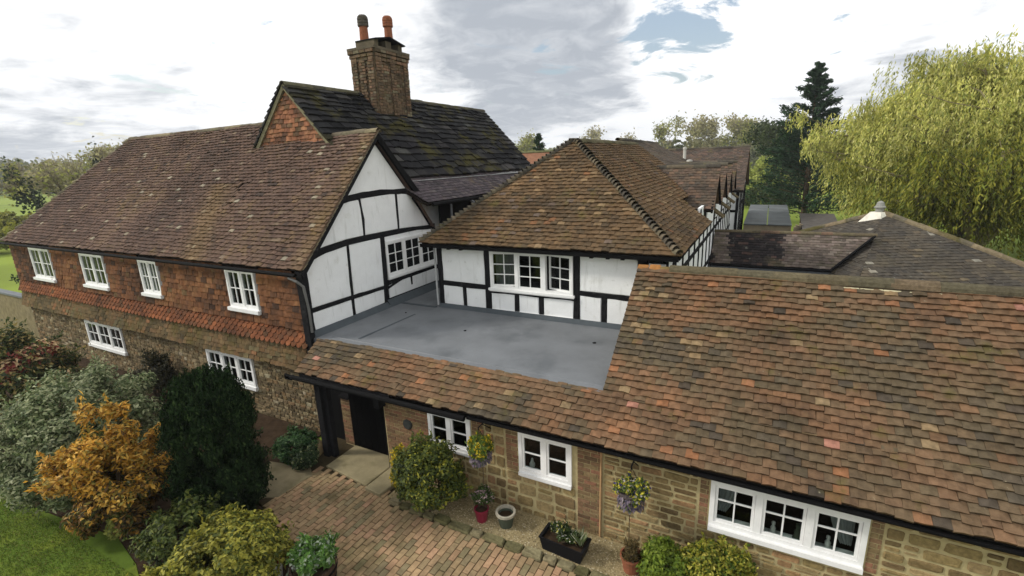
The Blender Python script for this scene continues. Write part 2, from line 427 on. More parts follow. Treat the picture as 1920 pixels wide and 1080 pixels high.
def ramp(stops, seed, low=.55, mid=.3, rnd=.16, ls=.55, ms=1.6, jit=.11, out=(), gain=1.0, pull=.3, tint=(1, 1, 1)):
    """tile colours that drift over the roof in patches, with a few odd tiles"""
    st = [S(*c) for c in stops]; rr = random.Random(seed); n = len(st) - 1
    av = [sum(c[i] for c in st) / len(st) for i in range(3)]
    st = [tuple(c[i] * (1 - pull) + av[i] * pull for i in range(3)) for c in st]
    od = [(p * .7, tuple(S(*c)[i] * .75 + av[i] * .25 for i in range(3))) for p, c in out]
    def f(u, v):
        t = .44 + low * n2(u, v * 1.4, ls, seed) + mid * n2(u, v * 1.6, ms, seed + 4) + rr.gauss(0, rnd)
        t = min(max(t, 0), .9999) * n; i = int(t); a = t - i
        c = tuple(st[i][k] * (1 - a) + st[i + 1][k] * a for k in range(3)); x = rr.random()
        for p, oc in od:
            if x < p: c = oc; break
            x -= p
        k = gain * (1 + rr.uniform(-jit, jit) + .16 * n2(u, v, .4, seed + 9)); h = rr.uniform(-.025, .025)
        return (c[0] * k * (1 + h) * tint[0], c[1] * k * tint[1], c[2] * k * (1 - h) * tint[2])
    return f
def tile_slope(P, O, U, W, poly, w, g, colf, lift=.0, sag=.03, seed=0, jit=1.0, wvar=0.0, Lk=1.9, holes=None, deckparent=None, start=0.0, zs=1.0):
    """lay tiles on the convex polygon poly (u, v) of the plane through O with axes U, W"""
    Nn = U.cross(W).normalized(); r = random.Random(seed)
    us = [p[0] for p in poly]; vs = [p[1] for p in poly]
    v = min(vs) + start; i = 0
    while v < max(vs) - g * .3:
        gg = g
        u = min(us) - (w * .5 if i % 2 else 0) - r.random() * w * .15; 
        while u < max(us) + w:
            ww = w * (1 + r.uniform(-wvar, wvar)); uc = u + ww / 2
            col = colf(uc, v)
            vis = [(uc - ww / 2 + .005, v), (uc + ww / 2 - .005, v), (uc + ww / 2 - .005, v + gg), (uc - ww / 2 + .005, v + gg)]
            full = all(inside(poly, q) for q in vis)
            d = sag * n2(uc, v, .55, seed + 3) + sag * .35 * n2(uc, v, 1.9, seed + 5) + lift
            if full and not (holes and holes(uc, v)):
                a = r.gauss(0, .011) * jit; dv = r.gauss(0, .006) * jit + sag * .25 * n2(uc, v, 1.3, seed + 8)
                dz = abs(r.gauss(0, .0035)) * jit
                Ux = (U * math.cos(a) + W * math.sin(a)); Wx = (W * math.cos(a) - U * math.sin(a))
                M = frame(O + U * (uc) + W * (v + dv) + Nn * (d + dz), Ux * (ww - .003), Wx * (gg * Lk), Nn * zs)
                P.add(M, r.randrange(99), col)
            elif not full:
                sub = clip([(uc - ww / 2, v), (uc + ww / 2, v), (uc + ww / 2, v + gg * 1.5), (uc - ww / 2, v + gg * 1.5)], poly)
                if len(sub) >= 3:
                    n = len(sub); top = []; bot = []
                    for q in sub:
                        t = (q[1] - v) / (gg * Lk); zz = (.03 - .026 * t) * zs + d
                        p = O + U * q[0] + W * q[1]
                        top.append(tuple(p + Nn * zz)); bot.append(tuple(p + Nn * (zz - .016 * zs)))
                    P.extra.append((top + bot, [tuple(range(n))] + [(n + j, n + (j + 1) % n, (j + 1) % n, j) for j in range(n)], col))
            u += ww
        v += gg; i += 1
def deck(name, O, U, W, poly, parent, th=.08, drop=.055, mat=None):
    Nn = U.cross(W).normalized()
    b = MB(frame(O, U, W, Nn)); b.prism(poly, -drop - th, -drop)
    return b.build(name, mat or M_deck, parent)

def rubble(P, O, U, u0, u1, z0, z1, hh, ww, proud, colf, holes=(), seed=0, N=None, joint=.022, vary=.35):
    """courses of stones on the vertical plane through O (z = 0 at O), holes: (u0, u1, z0, z1)"""
    r = random.Random(seed); N = N or U.cross(Z); z = z0; i = 0
    while z < z1 - .03:
        h = min(r.uniform(*hh), z1 - z)
        spans = [(u0, u1)]
        for (a, b, c, d) in holes:
            if c < z + h - .02 and d > z + .02:
                ns = []
                for (s, e) in spans:
                    if b <= s or a >= e: ns.append((s, e)); continue
                    if a > s: ns.append((s, a))
                    if b < e: ns.append((b, e))
                spans = ns
        for (s, e) in spans:
            u = s
            while u < e - .03:
                wd = r.uniform(*ww)
                if e - u - wd < ww[0] * .7: wd = e - u
                parts = [(z, h)]
                if h > hh[0] * 1.45 and r.random() < vary: k = r.uniform(.4, .6); parts = [(z, h * k), (z + h * k, h * (1 - k))]
                for (zz, hz) in parts:
                    a = r.gauss(0, .02)
                    Ux = U * math.cos(a) + Z * math.sin(a); Zx = Z * math.cos(a) - U * math.sin(a)
                    M = frame(O + U * (u + wd / 2) + Z * (zz + hz / 2), Ux * (wd - joint * r.uniform(.6, 1.3)), Zx * (hz - joint * r.uniform(.6, 1.3)), N * (proud * r.uniform(.6, 1.25)))
                    P.add(M, r.randrange(99), colf(u, zz))
                u += wd
        z += h; i += 1
def bricks(P, O, U, u0, u1, z0, z1, bl, bh, proud, colf, holes=(), seed=0, N=None, joint=.014):
    r = random.Random(seed); N = N or U.cross(Z); z = z0; i = 0
    while z < z1 - bh * .6:
        u = u0 - (bl * .5 if i % 2 else 0)
        while u < u1 - .01:
            a, b = max(u, u0), min(u + bl, u1); c = (a + b) / 2
            if b - a > .03 and not any(h[0] < c < h[1] and h[2] < z + bh / 2 < h[3] for h in holes):
                M = frame(O + U * c + Z * (z + bh / 2), U * (b - a - joint), Z * (bh - joint), N * (proud * r.uniform(.7, 1.2)))
                P.add(M, r.randrange(99), colf(u, z))
            u += bl
        z += bh; i += 1
def wall_holes(name, O, U, u0, u1, z0, z1, holes, th, mat, parent, N=None):
    """a wall slab on the vertical plane through O with rectangular openings; th goes inwards"""
    N = N or U.cross(Z)
    us = sorted({u0, u1, *[min(max(h[i], u0), u1) for h in holes for i in (0, 1)]}); zs = sorted({z0, z1, *[min(max(h[i], z0), z1) for h in holes for i in (2, 3)]})
    b = MB(frame(O, U, Z, N))
    solid = lambda i, j: 0 <= i < len(us) - 1 and 0 <= j < len(zs) - 1 and not any(h[0] - 1e-6 <= us[i] and us[i + 1] <= h[1] + 1e-6 and h[2] - 1e-6 <= zs[j] and zs[j + 1] <= h[3] + 1e-6 for h in holes)
    for i in range(len(us) - 1):
        for j in range(len(zs) - 1):
            if not solid(i, j): continue
            a, c, d, e = us[i], us[i + 1], zs[j], zs[j + 1]
            b.add([(a, d, 0), (c, d, 0), (c, e, 0), (a, e, 0)], [(0, 1, 2, 3)])
            b.add([(a, d, -th), (c, d, -th), (c, e, -th), (a, e, -th)], [(3, 2, 1, 0)])
            for (di, dj, p, q) in ((-1, 0, (a, e), (a, d)), (1, 0, (c, d), (c, e)), (0, -1, (a, d), (c, d)), (0, 1, (c, e), (a, e))):
                if not solid(i + di, j + dj):
                    b.add([(p[0], p[1], -th), (q[0], q[1], -th), (q[0], q[1], 0), (p[0], p[1], 0)], [(0, 1, 2, 3)])
    return b.build(name, mat, parent)
def window(parent, O, U, wd, ht, cas, cols, rows, N=None, sill=None, label=None, opens=None, fw=.055, set_in=.03, room=.9, first=None, bar=.022, rowz=None, mull=None):
    """O: lower left outer corner on the wall face. window > casement, glazing_bar, pane, window_sill, room_interior"""
    N = N or U.cross(Z); M = frame(O, U, Z, N); b = MB(M); f0, f1 = -.09, set_in
    b.box(0, fw, 0, ht, f0, f1); b.box(wd - fw, wd, 0, ht, f0, f1); b.box(fw, wd - fw, 0, fw, f0, f1); b.box(fw, wd - fw, ht - fw, ht, f0, f1)
    mw = mull or fw * .8; cw = (wd - 2 * fw - (cas - 1) * mw) / cas
    for k in range(1, cas): x = fw + k * cw + (k - 1) * mw; b.box(x, x + mw, fw, ht - fw, f0, f1 - .004)
    win = b.build('window', M_white, parent)
    if label: win['label'] = label
    if sill:
        proj, ext, sh = sill; s = MB(M); s.box(-ext, wd + ext, -sh, -.001, -.05, proj); s.box(-ext + .02, wd + ext - .02, -sh - .03, -sh, -.05, proj * .6)
        s.build('window_sill', M_white, win)
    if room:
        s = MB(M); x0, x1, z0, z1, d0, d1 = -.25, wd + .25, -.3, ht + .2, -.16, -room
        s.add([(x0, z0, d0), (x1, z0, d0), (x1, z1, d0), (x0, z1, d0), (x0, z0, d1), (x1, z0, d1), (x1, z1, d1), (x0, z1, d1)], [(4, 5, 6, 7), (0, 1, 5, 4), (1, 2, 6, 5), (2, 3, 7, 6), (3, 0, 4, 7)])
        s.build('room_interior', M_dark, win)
    for k in range(cas):
        x0 = fw + k * (cw + mw) + .003; x1 = x0 + cw - .006; z0, z1 = fw + .003, ht - fw - .003
        ang = (opens or {}).get(k); K = M.copy()
        if ang is not None:
            hx = x0 if ang[0] == 'l' else x1
            K = M @ Matrix.Translation((hx, 0, .03)) @ Matrix.Rotation(ang[1], 4, 'Y') @ Matrix.Translation((-hx, 0, -.03))
        cf = .04; c = MB(K); g0, g1 = -.03, .012 if ang is None else .02
        c.box(x0, x0 + cf, z0, z1, g0, g1); c.box(x1 - cf, x1, z0, z1, g0, g1); c.box(x0 + cf, x1 - cf, z0, z0 + cf, g0, g1); c.box(x0 + cf, x1 - cf, z1 - cf, z1, g0, g1)
        c.build('casement', M_white, win)
        a0, a1, b0, b1 = x0 + cf, x1 - cf, z0 + cf, z1 - cf
        nc = cols[k] if isinstance(cols, (list, tuple)) else cols
        zz = [b0 + (b1 - b0) * j / rows for j in range(rows + 1)] if rowz is None else [b0] + [b0 + (b1 - b0) * q for q in rowz] + [b1]
        xx = [a0 + (a1 - a0) * j / nc for j in range(nc + 1)]
        for q in xx[1:-1]:
            c = MB(K); c.box(q - bar / 2, q + bar / 2, b0, b1, g0 + .004, g1 - .006); c.build('glazing_bar', M_white, win)
        for q in zz[1:-1]:
            c = MB(K); c.box(a0, a1, q - bar / 2, q + bar / 2, g0 + .006, g1 - .008); c.build('glazing_bar', M_white, win)
        for i in range(nc):
            for j in range(len(zz) - 1):
                c = MB(K); y = -.012; h = bar * .45
                l = xx[i] - (.004 if i == 0 else -h); rr = xx[i + 1] + (.004 if i == nc - 1 else -h); bb = zz[j] - (.004 if j == 0 else -h); tt = zz[j + 1] + (.004 if j == len(zz) - 2 else -h)
                c.box(l, rr, bb, tt, y - .003, y)
                c.build('pane', M_glass, win)
    return win
def beam(parent, M, pts, wd, proud=.035, name='timber', mat=None, seed=0, rough=.012, back=-.04):
    """a crooked timber along pts (u, z) on the wall frame M"""
    r = random.Random(seed + int(abs(pts[0][0] * 131 + pts[0][1] * 71))); P = []
    for i in range(len(pts) - 1):
        a, c = Vector(pts[i]), Vector(pts[i + 1]); n = max(2, int((c - a).length / .22))
        for k in range(n): P.append(a.lerp(c, k / n))
    P.append(Vector(pts[-1])); Lf = []; Rt = []
    for i, p in enumerate(P):
        d = (P[min(i + 1, len(P) - 1)] - P[max(i - 1, 0)]).normalized(); q = Vector((-d.y, d.x)); wv = wd[0] + (wd[1] - wd[0]) * i / (len(P) - 1) if isinstance(wd, tuple) else wd
        Lf.append(p + q * (wv / 2 + r.uniform(-rough, rough))); Rt.append(p - q * (wv / 2 + r.uniform(-rough, rough)))
    n = len(P); vs = []; fs = []
    for i in range(n):
        e = proud + r.uniform(-.004, .004); ch = .012
        dl = (Rt[i] - Lf[i]).normalized() * ch
        vs += [(Lf[i].x, Lf[i].y, back), (Lf[i].x, Lf[i].y, e - ch), (Lf[i].x + dl.x, Lf[i].y + dl.y, e), (Rt[i].x - dl.x, Rt[i].y - dl.y, e), (Rt[i].x, Rt[i].y, e - ch), (Rt[i].x, Rt[i].y, back)]
    for i in range(n - 1):
        for k in range(5): fs.append((i * 6 + k, i * 6 + k + 1, (i + 1) * 6 + k + 1, (i + 1) * 6 + k))
    fs.append((0, 1, 2, 3, 4, 5)); e = (n - 1) * 6; fs.append((e + 5, e + 4, e + 3, e + 2, e + 1, e))
    b = MB(M); b.add(vs, fs)
    return b.build(name, mat or M_timber, parent)
def panel(parent, M, poly, proud=.018, name='plaster_panel', mat=None):
    b = MB(M); b.pillow(poly, -.02, proud, .03, .012)
    return b.build(name, mat or M_plaster, parent)
def ridge_run(parent, A, B, ln, rad, colf, mats, name='ridge_tile', limit=80, variants=None, tilt=.0, drop=.3, seed=0, overlap=1.08):
    P = Pieces(variants or RIDGES); d = (B - A); n = max(1, int(round(d.length / ln))); st = d / n; W = d.normalized(); U = W.cross(Z).normalized(); N = U.cross(W); r = random.Random(seed)
    for i in range(n):
        Wt = (W * math.cos(tilt) - N * math.sin(tilt)); Nt = U.cross(Wt)
        P.add(frame(A + st * i + N * (-rad * drop + r.gauss(0, .005) + (ln * math.sin(tilt))), U * 2 * rad, Wt * (st.length * overlap), Nt * 2 * rad), r.randrange(9), colf(i * .7, seed))
    P.finish(parent, name, mats, limit)

# ================================================================== ground and terrain
M_ground = pmat('meadow', S(114, 130, 52), .95, n_scale=.02, n_amt=.25, bump=.5, bump_scale=6, layers=((S(134, 148, 62), .008, .45, .6, .7), (S(96, 106, 46), .05, .5, .65, .5), (S(78, 70, 48), .11, .6, .75, .4)))
def hill(x, y):
    d = math.hypot(x, y); k = max(0, min(1, (d - 160) / 700)); k = k * k * (3 - 2 * k)
    return -.14 + k * (25 + 12 * noise.noise(Vector((x * .0016, y * .0016, 1.3))))
gv = []; gf = []; NS = 96; rad = [0, 12, 30, 60, 110, 160, 220, 290, 370, 460, 560, 680, 820, 1000]
for r_ in rad:
    for k in range(NS):
        a = 2 * math.pi * k / NS; x_, y_ = r_ * math.cos(a), r_ * math.sin(a); gv.append((x_, y_, hill(x_, y_)))
for i in range(len(rad) - 1):
    for k in range(NS):
        k2 = (k + 1) % NS; gf.append((i * NS + k, (i + 1) * NS + k, (i + 1) * NS + k2, i * NS + k2))
gm = mesh('ground', gv, gf); gm.polygons.foreach_set('use_smooth', [True] * len(gm.polygons))
tag(ob('ground', gm, mat=M_ground), kind='structure')

def sheet(name, poly, z, mat, kind='structure', th=.03):
    b = MB(); b.prism(poly, z - th, z); return tag(b.build(name, mat), kind=kind)
M_lawn = pmat('lawn_turf', S(84, 104, 38), .95, n_scale=1.2, n_amt=.2, bump=.5, bump_scale=40, layers=((S(128, 138, 52), .9, .48, .66, .6), (S(70, 84, 32), 2.5, .5, .68, .55)))
lawn_poly = [(-16, -9), (-4.6, -9), (-4.9, -4.5), (-6.2, -4.05), (-7.3, -3.85), (-9.2, -4.1), (-11.5, -4.3), (-16, -4.2)]
sheet('lawn', lawn_poly, -.095, M_lawn)
bed_poly = [(-16, -4.19), (-11.5, -4.29), (-9.2, -4.09), (-7.3, -3.84), (-6.2, -4.04), (-4.9, -4.49), (-3.2, -4.6), (-2.7, -2.9), (-4.4, -2.1), (-5.6, -1.9), (-6.4, -1.1), (-6.6, .5), (-24, .5), (-24, -3)]
sheet('garden_bed', bed_poly, -.10, M_soil)
# unseen gravel sheet added so the windows reflect tan instead of green meadow
sheet('added_gravel_sheet', [(-4.6, -40), (40, -40), (40, -5.9), (-4.5, -5.9)], -.11, pmat('added_gravel', S(112, 102, 84), .95, n_scale=4, n_amt=.25, bump=.8, bump_scale=50))
# brick path
path = sheet('path', [(-6.3, .52), (-5.6, -2.05), (-4.5, -2.35), (-2.9, -3.0), (-2.6, -6), (6, -6), (6, -.8), (-3.0, -.86), (-3.6, .52)], -.075, M_joint)
P = Pieces(BRICKS)
cf = palette([(4, (146, 122, 88)), (4, (156, 126, 92)), (2, (132, 114, 82)), (1.4, (164, 128, 96)), (1.2, (120, 110, 80))], 21, .1, .35)
pl, pw = .25, .125
r_ = random.Random(5)
k = 0; xx = -6.2
while xx < 2.6:
    yy = -4.6 + (pl / 2 if k % 2 else 0)
    while yy < .2:
        cx, cy = xx + pw / 2, yy + pl / 2
        ok = cy < -.86 - .12 * max(0, min(1, (-2.4 - cx) * 2)) * 0 or (cx < -3.0 and cy < -.25)
        lim = -2.15 - .28 * (cx + 5.2) if cx < -2.7 else -9
        if cx > -5.4 + .2 * n2(cx, cy, 2) and cy > lim - .05 and (cy < -.92 or (cx < -3.25 and cy < -.62)) or (-6.1 < cx <= -5.4 and -.7 > cy > -1.35 and False):
            P.add(frame(V(cx, cy, -.073 + .012 * n2(cx, cy, .8)), X * (pw - .012) * r_.uniform(.97, 1.02), Y * (pl - .012), Z * .022 * r_.uniform(.75, 1.15)), r_.randrange(9), cf(cx, cy))
        yy += pl
    xx += pw; k += 1
P.finish(path, 'paver', M_paver, 300, vis=lambda u, v, c: not (v > 985 and u < 640) and not (u < 505), mass_name='pavers')
M_conc = pmat('old_concrete', S(124, 114, 90), .93, n_scale=3, n_amt=.2, bump=.4, bump_scale=30, layers=((S(84, 80, 52), 1.8, .5, .68, .5),))
b = MB(); b.pillow([(-6.75, -1.0), (-5.75, -1.95), (-5.38, -1.78), (-5.32, -.95), (-5.6, -.75)], -.09, -.045, .03, .01); tag(b.build('concrete_pad', M_conc), kind='structure')
M_slabstone = pmat('york_slab', S(138, 128, 100), .9, n_scale=3, n_amt=.18, bump=.3, bump_scale=24, layers=((S(96, 90, 62), 2.2, .52, .7, .45),))
b = MB(); b.pillow([(-5.28, -.58), (-3.92, -.72), (-3.88, .34), (-5.28, .34)], -.08, -.015, .025, .012); tag(b.build('doorstep', M_slabstone), kind='structure')
b = MB(); b.pillow([(-3.86, -.82), (-3.42, -.86), (-3.3, -.02), (-3.84, -.02)], -.08, .02, .03, .015); tag(b.build('doorstep', M_slabstone), kind='structure')
# gravel bed and its kerb
M_grav = pmat('gravel_base', S(150, 136, 102), .95, n_scale=30, n_amt=.35, bump=.9, bump_scale=60, layers=((S(104, 96, 62), 2.0, .5, .7, .5),))
sheet('gravel_bed', [(-3.25, -.80), (7, -.80), (7, -.02), (-3.25, -.02)], -.02, M_grav)
n = 4200
px = rng.uniform(-3.2, 4.2, n); py = rng.uniform(-.80, -.06, n); sz = rng.uniform(.006, .017, n)
oc = np.array([(1, 0, 0), (-1, 0, 0), (0, 1, 0), (0, -1, 0), (0, 0, .7), (0, 0, -.7)])
vv = (np.stack([px, py, np.full(n, -.014)], 1)[:, None, :] + oc[None] * sz[:, None, None] * rng.uniform(.7, 1.3, (n, 6, 1))).reshape(-1, 3)
ff = [[i * 6 + a for a in t] for i in range(n) for t in ((0, 2, 4), (2, 1, 4), (1, 3, 4), (3, 0, 4))]
me = mesh('gravel', vv.tolist(), ff)
gc = np.array([S(172, 158, 124), S(150, 134, 100), S(190, 178, 150), S(122, 108, 80)])[rng.integers(0, 4, n)]
setcol(me, np.repeat(gc, 6, 0))
tag(ob('gravel', me, mat=pmat('pebble', src='vcol', n_amt=.1, bump=0)), 'pale loose gravel along the foot of the front wall', 'gravel', kind='stuff')
kb = thing('kerb', V(-.9, -.86, -.08), 'x', 'kerb'); del kb['label']; del kb['category']; kb['kind'] = 'structure'
r_ = random.Random(8); u = -3.15
P = Pieces(STONES); cf = palette([(3, (104, 98, 66)), (2, (128, 118, 88)), (2, (84, 82, 48)), (1, (140, 130, 104))], 3)
while u < 4.5:
    wd = r_.uniform(.22, .5)
    P.add(frame(V(u + wd / 2, -.87 + r_.uniform(-.02, .02), -.07), X * wd * .97, Y * r_.uniform(.15, .2), Z * r_.uniform(.055, .085)), r_.randrange(99), cf(u, 0)); u += wd
P.finish(kb, 'kerb_stone', M_stone, 60)

# ================================================================== FRONT RANGE (long low roof, stone wall, porch)
FR = thing('front_range', V(1.5, 1.5, 0), 'long low front range with mottled red-brown tile roof, stone wall and porch', 'building')
RA = math.atan2(4.307 - 2.01, 2.922 + .3); RW = V(0, math.cos(RA), math.sin(RA)); RO = V(0, -.3, 2.0); RLEN = 3.957; RT = .957
palR = ramp([(80, 76, 68), (95, 86, 70), (106, 90, 72), (114, 91, 72), (125, 96, 75), (140, 104, 79)], 5, .65, .42, .14, gain=.84, tint=(1.0, .99, .92), pull=.2, out=((.04, (70, 68, 64)), (.03, (146, 126, 98)), (.02, (158, 110, 80)), (.003, (176, 126, 114))))
rroof = deck('roof', RO, X, RW, [(.93, RT - .02), (9.3, RT - .02), (9.3, RLEN - .02), (.93, RLEN - .02)], FR)
deck('porch_roof_deck', RO, X, RW, [(-6.18, .03), (9.3, .03), (9.3, RT - .03), (-6.18, RT - .03)], rroof)
P = Pieces(TILES)
tile_slope(P, RO, X, RW, [(-6.22, 0), (9.3, 0), (9.3, RT), (-6.22, RT)], .19, .1276, palR, sag=.028, seed=4, zs=2.5, jit=1.7)
tile_slope(P, RO, X, RW, [(.9, RT - .06), (9.3, RT - .06), (9.3, RLEN), (.9, RLEN)], .19, .1276, palR, sag=.03, seed=4, zs=2.5, jit=1.7)
P.finish(rroof, 'roof_tile', M_tile, 300, mass_name='roof_tiles')
ridgecol = palette([(3, (96, 88, 66)), (2, (82, 76, 60)), (1, (112, 96, 74))], 4)
ridge_run(rroof, V(1.55, 2.93, 4.30), V(9.4, 2.93, 4.30), .62, .145, ridgecol, M_stone, seed=3, drop=.15)
P = Pieces(BRICKS); u = 2.0; r_ = random.Random(4)
while u < 9:
    wd = r_.uniform(.08, .4)
    if r_.random() < .62: P.add(frame(RO + X * (u + wd / 2) + RW * (RLEN - .15), X * wd, RW * .035 * r_.uniform(.6, 1.3), X.cross(RW) * .045), r_.randrange(9), S(178, 170, 140))
    u += wd
P.finish(rroof, 'mortar_fillet', M_stone, 60)
P = Pieces(TILES)   # broken slab of orange tiles at the top left corner
for i, (u, v, c) in enumerate(((1.0, RLEN - .1, (138, 98, 58)), (1.24, RLEN - .08, (150, 104, 60)), (1.46, RLEN - .12, (122, 104, 66)))):
    P.add(frame(RO + X * u + RW * v + X.cross(RW) * .03, X * .22, RW * .2, X.cross(RW)), i, S(*c))
P.finish(rroof, 'roof_tile', M_tile, 5)
# rear slope and walls that close the body
bs = deck('rear_roof', V(9.3, 6.1, 2.04), -X, V(0, -math.cos(RA), math.sin(RA)), [(0, 0), (8.4, 0), (8.4, 3.9), (0, 3.9)], FR, mat=pmat('plain_tile', S(96, 80, 66), .9, n_scale=9))
W1 = (-.56, .50, .88, 1.73); W0 = (-2.66, -1.62, .93, 1.72); W2 = (2.80, 4.82, .92, 1.71)
door = (-5.3, -3.9, -.1, 1.82)
fw_holes = [W0, W1, W2]
fwall = wall_holes('front_wall', V(0, 0, 0), X, -3.88, 9.3, -.1, 2.2, fw_holes, .16, M_mortar, FR)
colS = palette([(4, (140, 120, 76)), (3, (122, 102, 66)), (3, (154, 132, 90)), (2, (106, 88, 58)), (1, (158, 122, 82))], 31, .12, .4)
colB = palette([(4, (130, 100, 72)), (2, (142, 98, 74)), (2, (112, 88, 64)), (4, (128, 108, 74))], 33, .12, .4)
P = Pieces(STONES)
q = (W0[0] - .28, W0[1] + .3); q1 = (W1[0] - .3, W1[1] + .54)
allh = [W0, W1, W2]
rubble(P, V(0, 0, 0), X, -1.3, -.86, -.08, 2.15, (.16, .30), (.14, .34), .022, colS, allh, 1, joint=.04)
rubble(P, V(0, 0, 0), X, -2.4, -1.3, -.08, .9, (.16, .30), (.16, .38), .022, colS, allh, 2, joint=.04)
rubble(P, V(0, 0, 0), X, -.86, .58, -.08, .86, (.15, .27), (.18, .42), .024, colS, allh, 3, joint=.045)
rubble(P, V(0, 0, 0), X, 1.08, 2.62, -.08, 2.15, (.09, .15), (.16, .42), .02, colS, allh, 4, joint=.032)
rubble(P, V(0, 0, 0), X, 2.62, 5.0, -.08, .84, (.09, .17), (.16, .40), .02, colS, allh, 5, joint=.035)
rubble(P, V(0, 0, 0), X, 5.0, 9.2, -.08, 2.15, (.10, .20), (.18, .46), .022, colS, allh, 6, joint=.04)
P.finish(fwall, 'stone', M_stone, 300, mass_name='stones')
P = Pieces(BRICKS)
bh = .082
bricks(P, V(0, 0, 0), X, -3.86, -2.68, -.08, 2.15, .245, bh, .014, colB, allh, 1)
bricks(P, V(0, 0, 0), X, -2.68, -2.4, -.08, .92, .245, bh, .014, colB, allh, 2)
bricks(P, V(0, 0, 0), X, -1.60, -1.32, .9, 2.15, .245, bh, .014, colB, allh, 3)
bricks(P, V(0, 0, 0), X, -.84, -.58, .86, 2.15, .245, bh, .014, colB, allh, 4)
bricks(P, V(0, 0, 0), X, .60, 1.06, -.08, 2.15, .245, bh, .014, colB, allh, 5)
bricks(P, V(0, 0, 0), X, 2.64, 2.78, .84, 2.15, .2, bh, .012, colB, allh, 6)
bricks(P, V(0, 0, 0), X, 4.84, 4.99, .84, 2.15, .2, bh, .012, colB, allh, 7)
P.finish(fwall, 'brick', M_brick, 260, mass_name='bricks')
window(FR, V(W0[0], -.005, W0[2]), X, W0[1] - W0[0], W0[3] - W0[2], 2, 1, 2, sill=(.05, .0, .05), label='two-light white casement beside the leafy wall bush', fw=.07, mull=.08)
window(FR, V(W1[0], -.005, W1[2]), X, W1[1] - W1[0], W1[3] - W1[2], 2, 1, 2, sill=(.06, .0, .07), label='two-light white casement above the black trough', fw=.07, mull=.08)
window(FR, V(W2[0], -.005, W2[2]), X, W2[1] - W2[0], W2[3] - W2[2], 3, 2, 2, sill=(.09, .0, .08), label='wide three-light white window with net curtains and ornaments', fw=.07, mull=.10, rowz=(.62,))
# porch recess: its near-black colours stand in for shade under the eave
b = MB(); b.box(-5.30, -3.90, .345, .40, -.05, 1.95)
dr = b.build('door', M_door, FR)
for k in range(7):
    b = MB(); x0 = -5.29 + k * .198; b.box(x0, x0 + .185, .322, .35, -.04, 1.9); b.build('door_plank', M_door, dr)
b = MB(); b.box(-4.05, -4.02, .27, .32, .85, 1.05); b.box(-4.055, -4.015, .295, .322, .82, 1.08); b.build('door_handle', M_black, dr)
b = MB(); b.box(-5.62, -5.32, .36, .5, -.1, 1.2)
bw = b.build('porch_brick_panel', M_mortar, FR)
P = Pieces(BRICKS); bricks(P, V(0, .36, 0), X, -5.62, -5.32, -.05, 1.2, .245, bh, .014, colB, (), 9)
P.finish(bw, 'brick', M_brick, 60)
b = MB(); b.box(-5.63, -5.31, .30, .5, 1.2, 1.27); b.build('porch_ledge', M_timber, FR)
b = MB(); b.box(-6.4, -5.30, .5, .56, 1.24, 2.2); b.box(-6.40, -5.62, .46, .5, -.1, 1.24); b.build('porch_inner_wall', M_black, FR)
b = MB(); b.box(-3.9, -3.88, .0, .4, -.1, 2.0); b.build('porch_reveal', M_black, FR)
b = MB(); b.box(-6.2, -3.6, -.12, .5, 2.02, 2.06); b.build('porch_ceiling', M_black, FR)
FM = frame(V(0, 0, 0), X, Z, -Y)
for (x0, x1, y0, y1, nm) in ((-5.72, -5.55, -.26, -.12, 'porch_post'), (-5.52, -5.40, -.2, -.08, 'porch_post')):
    b = MB(); b.box(x0, x1, y0, y1, -.09, 1.98); b.build(nm, M_timber, FR)
b = MB(); b.box(-6.1, -3.4, -.30, -.14, 1.86, 2.0); b.build('porch_beam', M_timber, FR)
b = MB(); b.box(-3.95, -3.80, -.22, .02, 1.55, 1.9); b.build('porch_bracket', M_timber, FR)
b = MB(); b.tube([(-6.28, -.39, 1.93), (-1.5, -.39, 1.95)], .055, 8); b.build('gutter', M_black, FR)
b = MB(); b.box(-6.2, 9.3, -.235, -.20, 1.88, 1.98); b.build('fascia', M_black, FR)
b = MB(); b.tube([(-1.5, -.29, 1.925), (9.3, -.29, 1.925)], .032, 8); b.build('gutter', M_black, FR)  # black strip standing in for the eave's shadow line, no real gutter here
b = MB(); b.tube([(-6.28, -.39, 1.93), (-6.42, -.42, 1.97), (-6.46, -.40, 1.88), (-6.3, -.36, 1.86)], .04, 6); b.build('gutter_end', M_black, FR)
b = MB(); b.tube([(1.045, -.03, 1.9), (1.035, -.03, .0)], .02, 6); b.build('wall_pipe', pmat('tan_pipe', S(176, 142, 104), .6, bump=.1), FR)
b = MB(frame(V(-3.23, -.012, 1.22), X, Z, -Y)); b.lathe([(0, .035), (.08, .035), (.105, .028), (.12, .01), (.12, -.01)], (0, 0, 0), 24)
b.build('wall_plaque', pmat('slate_plaque', S(62, 64, 62), .6, n_scale=30, n_amt=.3, bump=.4), FR, smooth=False)
# ends of the body
b = MB(); b.add([(.94, .5, 2.5), (.94, 5.8, 2.2), (.94, 2.92, 4.2)], [(0, 2, 1)]); b.add([(9.25, -.0, -.1), (9.25, 5.8, -.1), (9.25, 5.8, 2.2), (9.25, 2.92, 4.2), (9.25, 0, 2.1)], [(0, 1, 2, 3, 4)]); b.box(.9, 9.25, 5.6, 5.8, -.1, 2.25)
b.build('end_walls', M_mortar_grey, FR)
